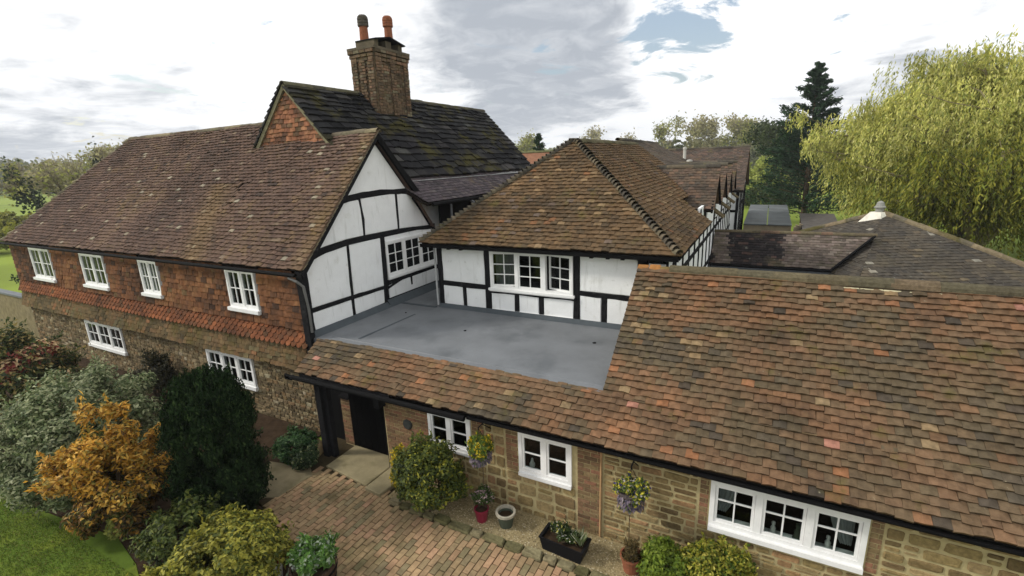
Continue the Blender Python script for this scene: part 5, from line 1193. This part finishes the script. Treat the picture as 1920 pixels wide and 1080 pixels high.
# black trough
t = thing('plant_trough', V(.58, -.6, -.02), 'black rectangular trough planter on the gravel below the window', 'planter')
TM = Matrix.Translation((.58, -.58, -.02)) @ Matrix.Rotation(R(-4), 4, 'Z')
b = MB(TM); a, c_, h_ = .40, .19, .24
ring = lambda s, z_: [(-a * s, -c_ * s, z_), (a * s, -c_ * s, z_), (a * s, c_ * s, z_), (-a * s, c_ * s, z_)]
v_ = ring(.88, 0) + ring(1, h_) + ring(1.04, h_) + ring(1.04, h_ + .025) + ring(.93, h_ + .025) + ring(.91, h_ - .05)
b.add(v_, [(3, 2, 1, 0)] + [(4 * j + i, 4 * j + (i + 1) % 4, 4 * j + 4 + (i + 1) % 4, 4 * j + 4 + i) for j in range(5) for i in range(4)]); b.build('trough_body', pmat('black_plastic', S(24, 24, 26), .45, n_amt=.1, bump=0), t)
b = MB(TM); b.add(ring(.92, h_ - .045), [(0, 1, 2, 3)]); b.build('trough_soil', M_soil, t)
shrub('trough_plants', 'small yellow and white flowers growing in the black trough', 'plant', (.56, -.58), .33, .24, 1300, .055, .028, [(3, (62, 80, 40)), (2, (44, 58, 32)), (.5, (206, 200, 110)), (.4, (222, 220, 210))], seed=32, clumps=12, cr=.07, z0=.2, ry=.12, stems=3)
t = thing('grass_tuft', V(.88, -.6, .2), 'pale strappy leaves at the right end of the black trough', 'plant')
n = 60; ang = rng.uniform(0, 6.28, n); D = np.stack([np.cos(ang) * .5, np.sin(ang) * .5, np.ones(n) * .9], 1); C = np.array([.86, -.6, .22]) + unit(D) * .14 + rng.normal(0, .02, (n, 3))
leafmesh('leaves', C, D, unit(rng.normal(size=(n, 3))), .3, .014, pcols(n, [(2, (150, 160, 120)), (2, (110, 128, 84)), (1, (190, 194, 170))]), M_leaf, t)
# wooden barrel planter and white pot in the foreground
t = thing('barrel_planter', V(-2.93, -2.9, -.075), 'dark wooden half-barrel planter on the brick path', 'planter')
b = MB(); c0 = (-2.93, -2.93, -.075)
for k in range(18):
    a0_, a1_ = 2 * math.pi * k / 18 + .012, 2 * math.pi * (k + 1) / 18 - .012
    b = MB(); vs = []
    for (r1_, r0_, z_) in ((.30, .27, 0), (.36, .325, .2), (.37, .335, .38)):
        for a_ in (a0_, a1_): vs += [(c0[0] + r1_ * math.cos(a_), c0[1] + r1_ * math.sin(a_), c0[2] + z_), (c0[0] + r0_ * math.cos(a_), c0[1] + r0_ * math.sin(a_), c0[2] + z_)]
    fs = []
    for j in range(2):
        o_ = 4 * j; fs += [(o_, o_ + 2, o_ + 6, o_ + 4), (o_ + 3, o_ + 1, o_ + 5, o_ + 7), (o_ + 1, o_, o_ + 4, o_ + 5), (o_ + 2, o_ + 3, o_ + 7, o_ + 6)]
    fs += [(8, 10, 11, 9)]; b.add(vs, fs); b.build('stave', pmat('barrel_oak', S(70, 56, 46), .8, n_scale=20, n_amt=.35, bump=.4) if k == 0 else bpy.data.materials['barrel_oak'], t)
for (z_, rr_) in ((.09, .335), (.29, .372)):
    b = MB(); b.lathe([(rr_, z_ - .022), (rr_ + .006, z_ - .02), (rr_ + .008, z_ + .02), (rr_, z_ + .022)], c0, 24); b.build('hoop', M_black, t)
b = MB(); b.lathe([(0, .34), (.33, .33)], c0, 20); b.build('barrel_soil', M_soil, t)
shrub('barrel_plants', 'green leafy plants filling the half-barrel', 'plant', (-2.93, -2.87), .36, .42, 3200, .085, .04, [(4, (88, 124, 54)), (3, (66, 98, 44)), (1.5, (160, 172, 150)), (1, (112, 140, 70))], seed=33, clumps=22, cr=.12, z0=.26, up=1)
shrub('trailing_plant', 'silvery trailing plant spilling over the left of the half-barrel', 'plant', (-3.22, -3.02), .17, .42, 1100, .06, .03, [(3, (170, 180, 164)), (2, (130, 144, 112)), (1, (206, 208, 198))], seed=34, clumps=12, cr=.07, z0=-.02)
pot('white_pot', 'white bucket pot with red flowers at the bottom edge', (-3.58, -3.2), [(0, 0), (.11, 0), (.15, .34), (.165, .34), (.165, .37), (.14, .37), (.135, .3)], pmat('white_enamel', S(206, 204, 198), .4, n_amt=.05, bump=0), soil=(.14, .3), z0=-.075)
shrub('red_flowers', 'red flowers inside the white bucket pot', 'flowers', (-3.58, -3.2), .12, .14, 380, .05, .04, [(4, (196, 36, 44)), (2, (226, 80, 84)), (1, (60, 80, 36))], seed=35, clumps=10, cr=.045, z0=.22, stems=2)
def basket(c, zb, pals, lab, fl, s):
    t = thing('hanging_basket', V(c[0], c[1], zb), lab, 'basket', 'hanging baskets on the front wall')
    b = MB(); b.lathe([(0, 0), (.08, .015), (.15, .07), (.19, .16), (.20, .20), (.185, .20), (.0, .17)], (c[0], c[1], zb), 18); b.build('basket_bowl', pmat('coir_' + str(s), S(92, 84, 84), .95, n_scale=30, n_amt=.4, bump=.6), t)
    b = MB()
    for k in range(3):
        a_ = 2.1 * k + .4; b.tube([(c[0] + .19 * math.cos(a_), c[1] + .19 * math.sin(a_), zb + .2), (c[0], c[1], zb + .62)], .004, 4)
    b.build('chain', M_black, t)
    b = MB(); b.tube([(c[0], 0, zb + .66), (c[0], c[1] - .02, zb + .66), (c[0], c[1] - .03, zb + .61)], .012, 6); b.tube([(c[0], 0, zb + .4), (c[0], c[1] * .7, zb + .65)], .01, 6); b.build('wall_bracket', M_black, t)
    shrub('basket_flowers', fl, 'flowers', (c[0], c[1]), .26, .42, 2600, .06, .035, pals, seed=s, clumps=22, cr=.09, z0=zb + .02, stems=4)
    n = 700; a_ = rng.uniform(0, 6.28, n); rr = rng.uniform(.13, .22, n); C = np.stack([c[0] + rr * np.cos(a_), c[1] + rr * np.sin(a_), zb + rng.uniform(-.06, .16, n)], 1)
    leafmesh('trailing_leaves', C, np.stack([np.cos(a_), np.sin(a_), -1.2 * np.ones(n)], 1), np.stack([np.cos(a_), np.sin(a_), .3 * np.ones(n)], 1), .06, .03, pcols(n, [(3, (116, 104, 118)), (2, (86, 80, 96)), (2, (140, 130, 134)), (1, (80, 90, 56))]), M_leaf, t)
basket((-1.16, -.42), 1.22, [(4, (98, 118, 44)), (3, (76, 96, 40)), (2.2, (214, 186, 48)), (1, (150, 160, 80))], 'left hanging basket with mauve trailers between the two small windows', 'yellow flowers in the left hanging basket', 36)
basket((1.66, -.42), 1.22, [(4, (96, 110, 46)), (3, (70, 86, 40)), (2.6, (206, 196, 70)), (1.6, (66, 60, 110)), (1, (196, 190, 180))], 'right hanging basket beside the wall pipe', 'yellow and violet flowers in the right hanging basket', 37)
for (x_, lab) in ((-1.1, 'thin cane standing under the left hanging basket'), (1.66, 'thin cane standing in the pot under the right basket')):
    b = MB(); b.tube([(x_, -.46, 0), (x_ - .01, -.44, 1.2)], .007, 5); tag(b.build('garden_cane', M_bark), lab, 'cane', 'canes under the baskets')
t = thing('garden_boulder', V(-6.0, -.35, -.1), 'pale boulder among the plants left of the porch', 'stone')
b = MB(); b.pillow([(-6.28, -.32), (-6.0, -.5), (-5.78, -.38), (-5.86, -.08), (-6.15, -.02)], -.1, .22, .08, .08); b.build('stone_body', pmat('boulder', S(150, 132, 98), .95, n_scale=9, n_amt=.25, bump=.5), t)
# things in the wide window
for k, (x0, x1, flip, lab) in enumerate(((2.90, 3.20, 1, 'white net curtain at the left of the wide window'), (4.38, 4.70, -1, 'white net curtain at the right of the wide window'))):
    b = MB(); n = 14; vs = []; fs = []; lv = 7
    for j in range(lv):
        f = j / (lv - 1)
        for i in range(n + 1):
            wdt = (x1 - x0) * (1 - .55 * f ** 2); xx_ = (x0 if flip > 0 else x1) + flip * wdt * i / n
            vs.append((xx_, .17 + .018 * math.sin(i * 2.2 + f), 1.68 - .62 * f))
    for j in range(lv - 1):
        for i in range(n): q_ = j * (n + 1) + i; fs.append((q_, q_ + 1, q_ + n + 2, q_ + n + 1))
    b.add(vs, fs); tag(b.build('net_curtain', M_curtain), lab, 'curtain', 'net curtains')
def drape(M, wd, ht, lab, seed):
    n = 24; vs = []; fs = []
    for j in range(2):
        for i in range(n + 1): vs.append((wd * i / n, ht * j, .02 * math.sin(i * 1.9 + seed)))
    for i in range(n): fs.append((i, i + 1, n + 2 + i, n + 1 + i))
    b = MB(M); b.add(vs, fs); tag(b.build('net_curtain', M_drape), lab, 'curtain', 'net curtains')
M_drape = pmat('grey_drape', S(150, 152, 150), .9, n_amt=.1, bump=0, trans=.25)
drape(frame(V(-3.26, 4.16, 3.30), X, Z, -Y), .66, 1.0, 'grey curtain behind the left casement of the timbered wing', 1)
drape(frame(V(-6.76, 3.5, 3.45), Y, Z, X), .72, 1.0, 'grey curtain behind the left light of the gable window', 2)
for k, (x_, s_, lab) in enumerate(((3.56, .8, 'small white figurine at the left of the middle light'), (3.70, 1.1, 'white figurine second from the left in the wide window'), (4.02, 1.5, 'tall vase-like ornament in the middle light'), (4.12, 1.0, 'white ornament right of the tall vase'), (4.40, 1.15, 'white figurine in the right light of the wide window'))):
    b = MB(); b.lathe([(0, 0), (.04 * s_, 0), (.045 * s_, .015), (.03 * s_, .05 * s_), (.036 * s_, .08 * s_), (.014 * s_, .12 * s_), (.024 * s_, .14 * s_), (.024 * s_, .17 * s_), (0, .185 * s_)], (x_, .09, .985), 12); tag(b.build('figurine', M_china if k != 2 else M_gpot, smooth=True), lab, 'ornament', 'ornaments on the window sill')
b = MB(); b.box(2.82, 4.80, .04, .155, .955, .984); tag(b.build('inner_sill', M_white), 'inner window board of the wide window carrying the ornaments', 'window board')
for (x_, lab) in ((-.35, 'small white ornament in the left light of the window above the trough'),):
    b = MB(); b.lathe([(0, 0), (.05, 0), (.055, .05), (.03, .1), (.02, .16), (0, .18)], (x_, .12, .95), 10); tag(b.build('figurine', M_china), lab, 'ornament', 'ornaments on the window sill')

# ------------------------------------------------------------------ trees
def grow(g, p, d, ln, r, depth, segs, tips, spread=.6, up=.12, kids=(2, 3), shrink=.74, rmin=.01):
    """recursive limbs; segs: polylines with radii, tips: end points"""
    n = 3; pts = [p]; rs = [r]
    for i in range(n):
        d = d + g.normal(size=3) * .13 + np.array([0, 0, up * .3]); d /= np.linalg.norm(d); pts.append(pts[-1] + d * ln / n); rs.append(max(rmin, r * (1 - .32 * (i + 1) / n)))
    segs.append((pts, rs))
    if depth == 0: tips.append((pts[-1], d)); return
    for k in range(g.integers(kids[0], kids[1] + 1)):
        a = g.normal(size=3); a -= d * a.dot(d); a /= np.linalg.norm(a) + 1e-9
        nd = d + a * spread * g.uniform(.6, 1.3) + np.array([0, 0, up]); nd /= np.linalg.norm(nd)
        q_ = pts[-1] if k < 2 else pts[g.integers(1, len(pts))]
        grow(g, q_, nd, ln * shrink * g.uniform(.8, 1.15), rs[-1] * .78, depth - 1, segs, tips, spread, up, kids, shrink, rmin)
def tree(name, label, base, h, seed, leafn=30, leaf=(.35, .2), pal=None, cl=.9, trunk_r=.25, depth=5, spread=.6, mat=M_bark, lean=(0, 0), group=None, rmin=.012, trunk=.28, kids=(2, 3), up=.12, twig=0, ivy=0):
    g = np.random.default_rng(5000 + seed); t = thing(name, V(*base), label, 'tree', group)
    segs = []; tips = []; d = np.array([lean[0], lean[1], 1.0]); d /= np.linalg.norm(d)
    tot = sum(.74 ** k for k in range(depth + 1)); ln = h / (tot * .80)
    grow(g, np.array(base, float), d, ln, trunk_r, depth, segs, tips, spread, up, kids, rmin=rmin)
    zm = max(q[0][2] for q in tips); kz = h / (zm - base[2] + cl * .4); B0 = np.array(base, float)
    segs = [([B0 + (q - B0) * kz for q in p], r) for p, r in segs]; tips = [(B0 + (q - B0) * kz, d_) for q, d_ in tips]
    b = MB()
    for i, (p, r) in enumerate(segs): b.tube(p, r, 6 if r[0] > .08 else 3, cap=False)
    b.build('trunk', mat, t)
    T = np.array([q[0] for q in tips]); TD = np.array([q[1] for q in tips])
    if twig:   # bare twigs
        n = len(T) * twig; k = np.repeat(np.arange(len(T)), twig); D = unit(TD[k] + g.normal(size=(n, 3)) * .6 + np.array([0, 0, .2])); L_ = g.uniform(.3, .9, n) * cl
        leafmesh('twigs', T[k] + D * L_[:, None] * .5 - TD[k] * g.uniform(0, 1, (n, 1)) * cl * .8, D, unit(g.normal(size=(n, 3))), L_, .035 * cl, pcols(n, [(2, (150, 140, 116)), (2, (168, 158, 132)), (1, (122, 112, 92))], g=g), M_needle, t)
    if pal and leafn:
        n = len(T) * leafn; k = np.repeat(np.arange(len(T)), leafn); C = T[k] + g.normal(size=(n, 3)) * cl * .5 * np.array([1, 1, .75]) - TD[k] * g.uniform(0, .6, (n, 1)) * cl
        N = unit(g.normal(size=(n, 3)) + np.array([0, 0, .7])); tone = g.uniform(.8, 1.15, (len(T), 1))[k]
        leafmesh('crown', C, unit(np.cross(N, g.normal(size=(n, 3)))), N, leaf[0] * g.uniform(.7, 1.3, n), leaf[1] * g.uniform(.7, 1.2, n), pcols(n, pal, .15, g=g) * tone, M_leaf, t)
    if ivy:
        p = np.array([q for s in segs[:5] for q in s[0]]); n = ivy; k = g.integers(0, len(p), n); C = p[k] + g.normal(size=(n, 3)) * np.array([.28, .28, .8]); N = unit(g.normal(size=(n, 3)))
        leafmesh('ivy', C, unit(np.cross(N, g.normal(size=(n, 3)))), N, .35, .28, pcols(n, [(3, (44, 58, 34)), (2, (58, 70, 40))], g=g), M_leaf, t)
    return t
SPRING = [(4, (156, 156, 84)), (3, (136, 140, 72)), (2, (176, 172, 104)), (2, (120, 118, 72))]
PALE = [(3, (168, 160, 120)), (3, (146, 140, 100)), (2, (184, 176, 136))]
def conifer(name, label, base, h, r, seed, n=16000, pal=None, lean=0):
    g = np.random.default_rng(6000 + seed); t = thing(name, V(*base), label, 'tree')
    b = MB(); b.tube([base, (base[0] + lean * .5, base[1], base[2] + h * .5), (base[0] + lean, base[1], base[2] + h)], [.3, .17, .03], 7)
    C = []; D = []
    nb = 150
    for i in range(nb):
        f = (i + .5) / nb; z = base[2] + h * (.06 + .93 * f); rr = r * (1 - f) ** .8 * g.uniform(.6, 1.15) + .10; a = g.uniform(0, 6.283)
        p0 = np.array([base[0] + lean * f, base[1], z]); e = p0 + np.array([math.cos(a) * rr, math.sin(a) * rr, rr * g.uniform(.15, .5)])
        b.tube([p0, e], [.05 * (1 - f) + .012, .006], 3, cap=False); m_ = n // nb
        s = g.random(m_) ** .6; q = p0 + (e - p0) * s[:, None] + g.normal(size=(m_, 3)) * np.array([.11, .11, .09]) * (.5 + rr * .3) + np.array([0, 0, -.06]); C.append(q); dd = unit(np.tile(e - p0, (m_, 1)) + g.normal(size=(m_, 3)) * rr * .45); D.append(dd)
    b.build('trunk', M_bark, t); C = np.concatenate(C); D = np.concatenate(D)
    leafmesh('crown', C, D, unit(g.normal(size=C.shape) + np.array([0, 0, .8])), g.uniform(.2, .42, len(C)), .11, pcols(len(C), pal or [(4, (52, 74, 54)), (3, (66, 88, 62)), (2, (40, 56, 42))], g=g), M_needle, t)
conifer('conifer_tree', 'tall dark green conifer rising behind the willow', (6.3, 46, -.1), 14.2, 5.2, 1, n=30000, lean=-.2)
conifer('conifer_tree', 'small dark conifer showing above the brown outhouse roof', (-20.4, 45, -.1), 9.7, 2.3, 2, n=8000, pal=[(4, (44, 62, 40)), (3, (58, 78, 46))])
def willow(name, label, base, h, r, seed, nt=260, ns=26, pal=None, rx=1.0, drop=(.9, 3.0), bare=0):
    g = np.random.default_rng(7000 + seed); t = thing(name, V(*base), label, 'tree', 'willows on the right')
    base = np.array(base, float); b = MB(); limbs = []
    b.tube([base, base + [.1, 0, h * .16], base + [.2, .1, h * .3]], [.6, .5, .42], 9)
    top0 = base + np.array([.2, .1, h * .28]); tops = []
    for i in range(34):
        a = 2 * math.pi * i * 7 / 34 + g.uniform(-.2, .2); k = g.uniform(.35, 1.0); e = base + np.array([math.cos(a) * r * k * rx, math.sin(a) * r * k, h * (1.0 - .38 * k ** 2) * g.uniform(.86, 1.0)])
        m_ = top0 + (e - top0) * .45 + np.array([0, 0, h * .12]) + g.normal(size=3) * .3; m2 = top0 + (e - top0) * .78 + np.array([0, 0, h * .07]) + g.normal(size=3) * .3
        b.tube([top0 - [0, 0, .5], m_, m2, e], [.26, .16, .09, .03], 6); limbs.append((m_, m2, e))
        for j in range(4):
            f = g.uniform(.3, 1); p = m_ + (e - m_) * f; q = p + np.array([g.normal() * 1.2, g.normal() * 1.2, g.uniform(.3, 1.6)]); b.tube([p, (p + q) / 2 + g.normal(size=3) * .12, q], [.05, .03, .01], 4, cap=False); tops.append(q)
    b.build('trunk', pmat('willow_bark', S(112, 104, 78), .95, n_scale=3, n_amt=.25) if 'willow_bark' not in bpy.data.materials else bpy.data.materials['willow_bark'], t)
    # tresses: bundles of hanging strands started on the crown's dome
    d = unit(g.normal(size=(nt * 3, 3))); d = d[d[:, 2] > -.05][:nt]; nt = len(d)
    rr = g.uniform(.55, 1.0, nt) ** .6
    st = base + np.stack([d[:, 0] * rr * r * rx, d[:, 1] * rr * r, h * .30 + h * .70 * np.abs(d[:, 2]) ** .8 * rr], 1)
    st[: len(tops)] = np.array(tops)[:nt] if len(tops) >= nt else np.concatenate([np.array(tops), st[len(tops):]])[:len(tops)]
    nl = int(nt * .62); li = g.integers(0, len(limbs), nl); ff = g.random(nl)
    for j in range(nl):
        m_, m2, e = limbs[li[j]]; p = m_ + (m2 - m_) * ff[j] * 2 if ff[j] < .5 else m2 + (e - m2) * (ff[j] * 2 - 1)
        st[-1 - j] = p + g.normal(size=3) * np.array([.75, .75, .5]); dd = st[-1 - j] - base; d[-1 - j] = dd / np.linalg.norm(dd)
    L = g.uniform(*drop, nt); L = np.minimum(L, (st[:, 2] - base[2]) * .96)
    Cs = []; Ds = []; Ts = []; tw = []
    for i in range(nt):
        m_ = 9; o = g.normal(size=(ns, 3)) * np.array([.34, .34, .3]); l = L[i] * g.uniform(.55, 1.1, ns)
        out = np.array([d[i, 0], d[i, 1], 0]); out /= np.linalg.norm(out) + 1e-6
        for s in range(ns):
            f = (np.arange(m_) + g.random(m_)) / m_; sway = .28 * np.sin(f * 1.5) * l[s] * .3 * g.uniform(.4, 1.3)
            q = st[i] + o[s] + np.outer(sway, out + np.array([-.25, 0, 0])) + np.outer(-(f ** 1.25) * l[s], [0, 0, 1.0]) + g.normal(size=(m_, 3)) * .05
            Cs.append(q); Ds.append(np.tile(out * .35, (m_, 1)) + np.array([0, 0, -1]) + g.normal(size=(m_, 3)) * .4); Ts.append(np.full(m_, i))
    C = np.concatenate(Cs); D = np.concatenate(Ds); T = np.concatenate(Ts); keep = C[:, 2] > base[2] + .15; C, D, T = C[keep], D[keep], T[keep]
    tone = g.uniform(.66, 1.2, (nt, 1))[T]
    leafmesh('crown', C, D, unit(g.normal(size=C.shape) + np.array([0, 0, .4])), g.uniform(.16, .36, len(C)), g.uniform(.05, .095, len(C)), pcols(len(C), pal, .14, g=g) * tone, M_leaf, t)
    return t
WP = [(4, (192, 190, 100)), (3, (172, 176, 88)), (3, (206, 202, 118)), (2, (140, 150, 78)), (1, (216, 212, 142))]
willow('willow_tree', 'huge weeping willow with yellow-green trailing branches filling the right', (14.5, 33, -.1), 12.6, 7.2, 1, nt=560, ns=22, pal=WP)
willow('willow_tree', 'lower weeping willow spreading left, in front of the dark conifer', (10.6, 33, -.1), 10.0, 4.8, 2, nt=300, ns=22, pal=WP, drop=(.8, 2.6))
willow('willow_tree', 'weeping willow running out of frame at the right edge', (22.5, 30, -.1), 13.2, 6.5, 3, nt=420, ns=22, pal=WP)
willow('willow_tree', 'low willow curtain just behind the pyramid roof', (12.5, 25.5, -.1), 6.4, 3.8, 4, nt=220, ns=22, pal=[(4, (136, 136, 52)), (3, (112, 120, 46)), (2, (152, 148, 60)), (2, (92, 102, 42))], drop=(.8, 2.4))
# far trees
tree('round_tree', 'dark round-headed tree left of the tall conifer, beyond the yard', (1.9, 63, -.1), 10.6, 1, 26, (.42, .28), [(4, (66, 78, 48)), (3, (82, 92, 58)), (2, (52, 62, 40))], cl=1.0, trunk_r=.32, depth=5, spread=.75)
for i, (x_, y_, h_, lab) in enumerate(((2.6, 72, 6.0, 'bright green bush below the dark round tree'), (5.6, 66, 5.2, 'bright green bush touching the left of the willow'), (-.6, 78, 5.0, 'small bright bush right of the rear roof'))):
    shrub('bright_bush', lab, 'bush', (x_, y_), h_ * .42, h_, 4200, .38, .22, [(4, (160, 168, 84)), (3, (138, 148, 72)), (2, (182, 188, 104))], seed=60 + i, clumps=40, cr=.8)
lt_ = [(-64, 15.5, 9.5), (-72, 21, 10.2), (-66, 19.5, 9.4), (-74, 25.5, 12), (-70, 27, 11.6), (-82, 33, 13.5), (-70, 30, 11.8), (-78, 36.5, 13.4), (-90, 30, 13.0)]
ln_ = ['leafless ivy-clad tree at the far left edge of the field', 'second spring tree from the left beyond the field', 'slim spring tree third from the left beyond the field', 'ivy-trunked tree in the middle of the left clump', 'pale budding tree right of the middle of the left clump', 'tall pale tree at the back of the left clump', 'spring tree near the roof in the left clump', 'rightmost tree of the left clump, touching the roof', 'hazy tree behind the middle of the left clump']
for i, ((x_, y_, h_), lab) in enumerate(zip(lt_, ln_)):
    tree('field_tree', lab, (x_, y_, hill(x_, y_)), h_ * .9, 20 + i, 5, (.42, .26), PALE if i % 3 else SPRING, cl=1.2, trunk_r=.24, depth=5, spread=.6, mat=M_bark, group='trees beyond the left field', twig=9, ivy=900 if i in (0, 3, 6) else 0)
for i, (x_, y_, h_, lab) in enumerate(((-62, 10, 2.6, 'low yellow-green hedge bush at the near left of the field'), (-70, 14, 3.0, 'yellow-green hedge bush second from the left'), (-66, 17.5, 2.6, 'yellow-green hedge bush in the middle of the field edge'), (-60, 20, 3.6, 'dark round bush below the ivy-clad trees'))):
    shrub('field_bush', lab, 'bush', (x_, y_), h_ * 1.1, h_, 3600, .4, .24, [(4, (150, 148, 62)), (3, (128, 132, 56)), (2, (104, 110, 50))] if i < 3 else [(4, (66, 82, 44)), (3, (84, 96, 52))], seed=70 + i, clumps=40, cr=.7)
far_ = [(-62, 130, 15), (-50, 150, 17), (-36, 140, 14), (-26, 150, 18), (-15, 140, 17), (-9, 150, 18), (-3, 150, 16), (-46, 128, 12)]
fn_ = ['far bare tree left of the small conifer', 'tall far tree just right of the slab roof', 'far tree above the hip of the roof', 'pale far tree behind the rear ridge', 'bare far tree left of the pale flue', 'bare far tree right of the pale flue', 'far bare tree nearest the dark round tree', 'low far tree beside the small conifer']
for i, ((x_, y_, h_), lab) in enumerate(zip(far_, fn_)):
    tree('far_tree', lab, (x_, y_, hill(x_, y_)), h_, 40 + i, 12, (.8, .5), PALE if i % 3 else SPRING, cl=2.0, trunk_r=.3, depth=5, spread=.6, mat=M_palebark, group='far trees on the horizon', twig=5, rmin=.03)
# far wood along the horizon: one mass
g = np.random.default_rng(77); Cw = []; Tn = []
for i in range(620):
    a = g.uniform(R(62), R(178)); d_ = g.uniform(210, 520) if i % 3 else g.uniform(150, 230)
    if d_ < 235 and a > R(150): d_ += 90
    x_, y_ = d_ * math.cos(a), d_ * math.sin(a); hh_ = g.uniform(7, 13); rr_ = g.uniform(3.5, 7); m_ = 130
    q = unit(g.normal(size=(m_, 3))) * g.uniform(.5, 1, (m_, 1)) * np.array([rr_, rr_, hh_ * .5]) + np.array([x_, y_, hill(x_, y_) + hh_ * .5]); Cw.append(q); Tn.append(np.tile(np.array(S(*[(112, 116, 62), (132, 128, 84), (96, 100, 60), (146, 138, 98), (120, 124, 56)][g.integers(0, 5)])) * g.uniform(.85, 1.15), (m_, 1)))
C = np.concatenate(Cw); N = unit(g.normal(size=C.shape) + np.array([0, 0, .6]))
fw_ = leafmesh('far_wood', C, unit(np.cross(N, g.normal(size=C.shape))), N, g.uniform(1.6, 2.8, len(C)), g.uniform(1.0, 1.8, len(C)), np.concatenate(Tn) * g.uniform(.85, 1.15, (len(C), 1)), M_leaf, None)
tag(fw_, 'hazy spring woodland along the horizon behind the roofs', 'woodland', kind='stuff')

# ------------------------------------------------------------------ haze: the air of the place
hz_ = MB(); hz_.box(-1040, 1040, -1040, 1040, -1.5, 62)
mh = bpy.data.materials.new('haze'); mh.use_nodes = True; mh.node_tree.nodes.clear()
ho = mh.node_tree.nodes.new('ShaderNodeOutputMaterial'); hv = mh.node_tree.nodes.new('ShaderNodeVolumePrincipled')
hv.inputs['Color'].default_value = (.90, .94, 1.0, 1); hv.inputs['Density'].default_value = .0005; hv.inputs['Anisotropy'].default_value = .2
mh.node_tree.links.new(hv.outputs[0], ho.inputs['Volume'])
tag(hz_.build('haze', mh), kind='stuff')
